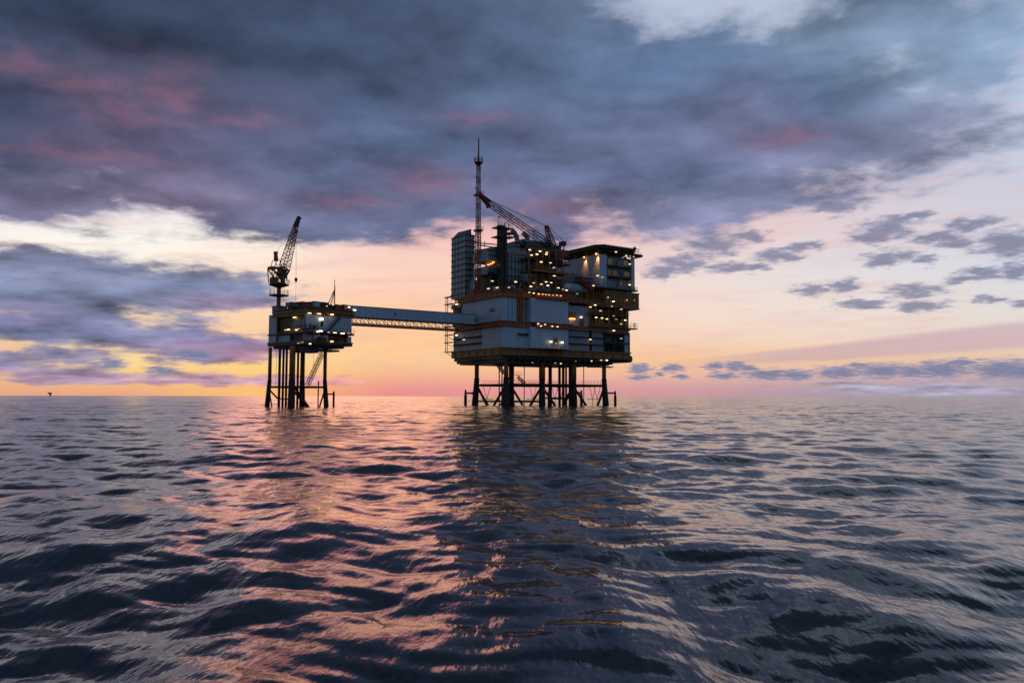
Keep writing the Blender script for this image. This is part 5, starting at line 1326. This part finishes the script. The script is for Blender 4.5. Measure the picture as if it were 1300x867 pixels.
B('luffing_rope', 'rope', lambda bm: tube(bm, g('atop'), rb, .04, 4))
hk = SF.pv(375.8, 355.5, kv)
B('hoist_rope', 'rope', lambda bm: (tube(bm, SF.pv(376.0, 296, kv), hk, .045, 4), tube(bm, hk, (hk.x, kv, zt + 2.4), .03, 4)))
B('hook_block', 'dark', lambda bm: (tube(bm, hk + Vector((0, 0, .6)), hk - Vector((0, 0, .1)), .42, 10, .5), tube(bm, hk - Vector((0, 0, .1)), hk - Vector((0, 0, .9)), .4, 8, .1)))

# ------------------------------------------------------------------ the link bridge
bv0, bv1 = 14.0, 17.0
bu0, bu1 = -49.0, MF.fv(605.5, 404, bv0)[0]
bzt = ZU(600, 398.4, bv0); bzb = ZU(520, 406.9, bv0) 
zbt = MF.fv(447.5, 388.6, bv0)[1]; zbb = MF.fv(455, 402.6, bv0)[1]; ztr = MF.fv(455, 412.6, bv0)[1]
zbt2 = MF.fv(604, 399.6, bv0)[1]; zbb2 = MF.fv(603, 411.4, bv0)[1]
bt = (zbt + zbt2) / 2; bb = (zbb + zbb2) / 2
lb = place('link_bridge', 'long enclosed white footbridge with a lattice truss below, joining the two platforms', 'bridge', bu0, bv0, 0)
lb.location = MF.w(bu0, bv0, bb)
L_ = Sub(lb, bu0, bv0, bb)
L_('walkway_housing', 'white', lambda bm: box(bm, bu0, bu1, bv0, bv1, bb, bt))
L_('roof_edge', 'dark', lambda bm: (box(bm, bu0 - .1, bu1 + .1, bv0 - .1, bv1 + .1, bt + .003, bt + .18), box(bm, bu0 - .05, bu1 + .05, bv0 - .12, bv1 + .12, bb - .3, bb - .003)))
L_('panel_seam', 'grey', lambda bm: [box(bm, u - .03, u + .03, bv0 - .03, bv0 - .003, bb, bt) for u in np.arange(bu0 + 2, bu1, 2.4)])
L_('hatch', 'dark', lambda bm: box(bm, U(502, bv0, 397) - .25, U(502, bv0, 397) + .25, bv0 - .06, bv0 - .035, bt - 2.2, bt - 1.2))
def btruss(bm):
    z0 = ztr + .1; ue = U(574, bv0, 415)
    for v in (bv0 + .15, bv1 - .15):
        tube(bm, (bu0 + 1, v, z0), (ue + 4, v, z0), .22, 8)
        us = np.arange(bu0 + 1, ue + 3, 2.7)
        for a, b in zip(us, us[1:]):
            tube(bm, (a, v, bb - .2), (b, v, z0), .1, 6); tube(bm, (b, v, bb - .2), (b, v, z0), .08, 6)
    for u in np.arange(bu0 + 1, ue + 3, 2.7): tube(bm, (u, bv0 + .15, z0), (u, bv1 - .15, z0), .1, 6)
    tube(bm, (bu0 + 1, bv0 + 1.5, z0 + .55), (ue + 4, bv0 + 1.5, z0 + .55), .16, 6)
L_('lattice_truss', 'orange', btruss)
L_('end_bearing', 'blue', lambda bm: (box(bm, bu1 - .9, bu1 - .1, bv0 - .3, bv0 - .13, bb + 1, bb + 2.1), tube(bm, (bu1 - .5, bv0 - .5, bb + 1.5), (bu1 - .5, bv0 - .14, bb + 1.5), .4, 8)))
L_('handrail', 'dark', lambda bm: rail(bm, [(bu1 - 7, bv0 + .1, bt + .18), (bu1, bv0 + .1, bt + .18)], 1.1, 1.6, .05))

# ------------------------------------------------------------------ far-off installation on the horizon
d = ray(63.0, 498).normalized(); fd = 5200.0
fx, fy = d.x / d.y * fd, fd
fp = thing('distant_flare_platform', 'tiny dark flare platform far off on the left horizon', 'oil platform', (fx, fy, 0))
bm = NB()
for dx, dy in ((-7, -6), (7, -6), (-7, 6), (7, 6)): tube(bm, (dx * .3 + 8, dy, -3), (dx * .2 + 6, dy * .6, 16), 1.6, 8)
obj('jacket_leg', bm, M['red'], fp)
bm = NB()
a = [bm.verts.new(p) for p in ((-18, -9, 33), (16, -9, 32), (16, -9, 19), (4, -9, 13), (-18, 9, 33), (16, 9, 32), (16, 9, 19), (4, 9, 13))]
for f in ((0, 1, 2, 3), (7, 6, 5, 4), (0, 4, 5, 1), (1, 5, 6, 2), (2, 6, 7, 3), (3, 7, 4, 0)): bm.faces.new([a[i] for i in f])
obj('deck_hull', bm, M['dark'], fp)
fp.scale = (.72, .72, .72)

# ------------------------------------------------------------------ render settings
vs = sc.view_settings
vs.view_transform = 'Standard'; vs.look = 'None'; vs.gamma = 1.0; vs.exposure = 0.0; vs.use_curve_mapping = False
sc.cycles.use_denoising = True
sc.cycles.max_bounces = 5; sc.cycles.diffuse_bounces = 2; sc.cycles.glossy_bounces = 3; sc.cycles.transmission_bounces = 0
sc.cycles.sample_clamp_indirect = 4.0; sc.cycles.caustics_reflective = False; sc.cycles.caustics_refractive = False
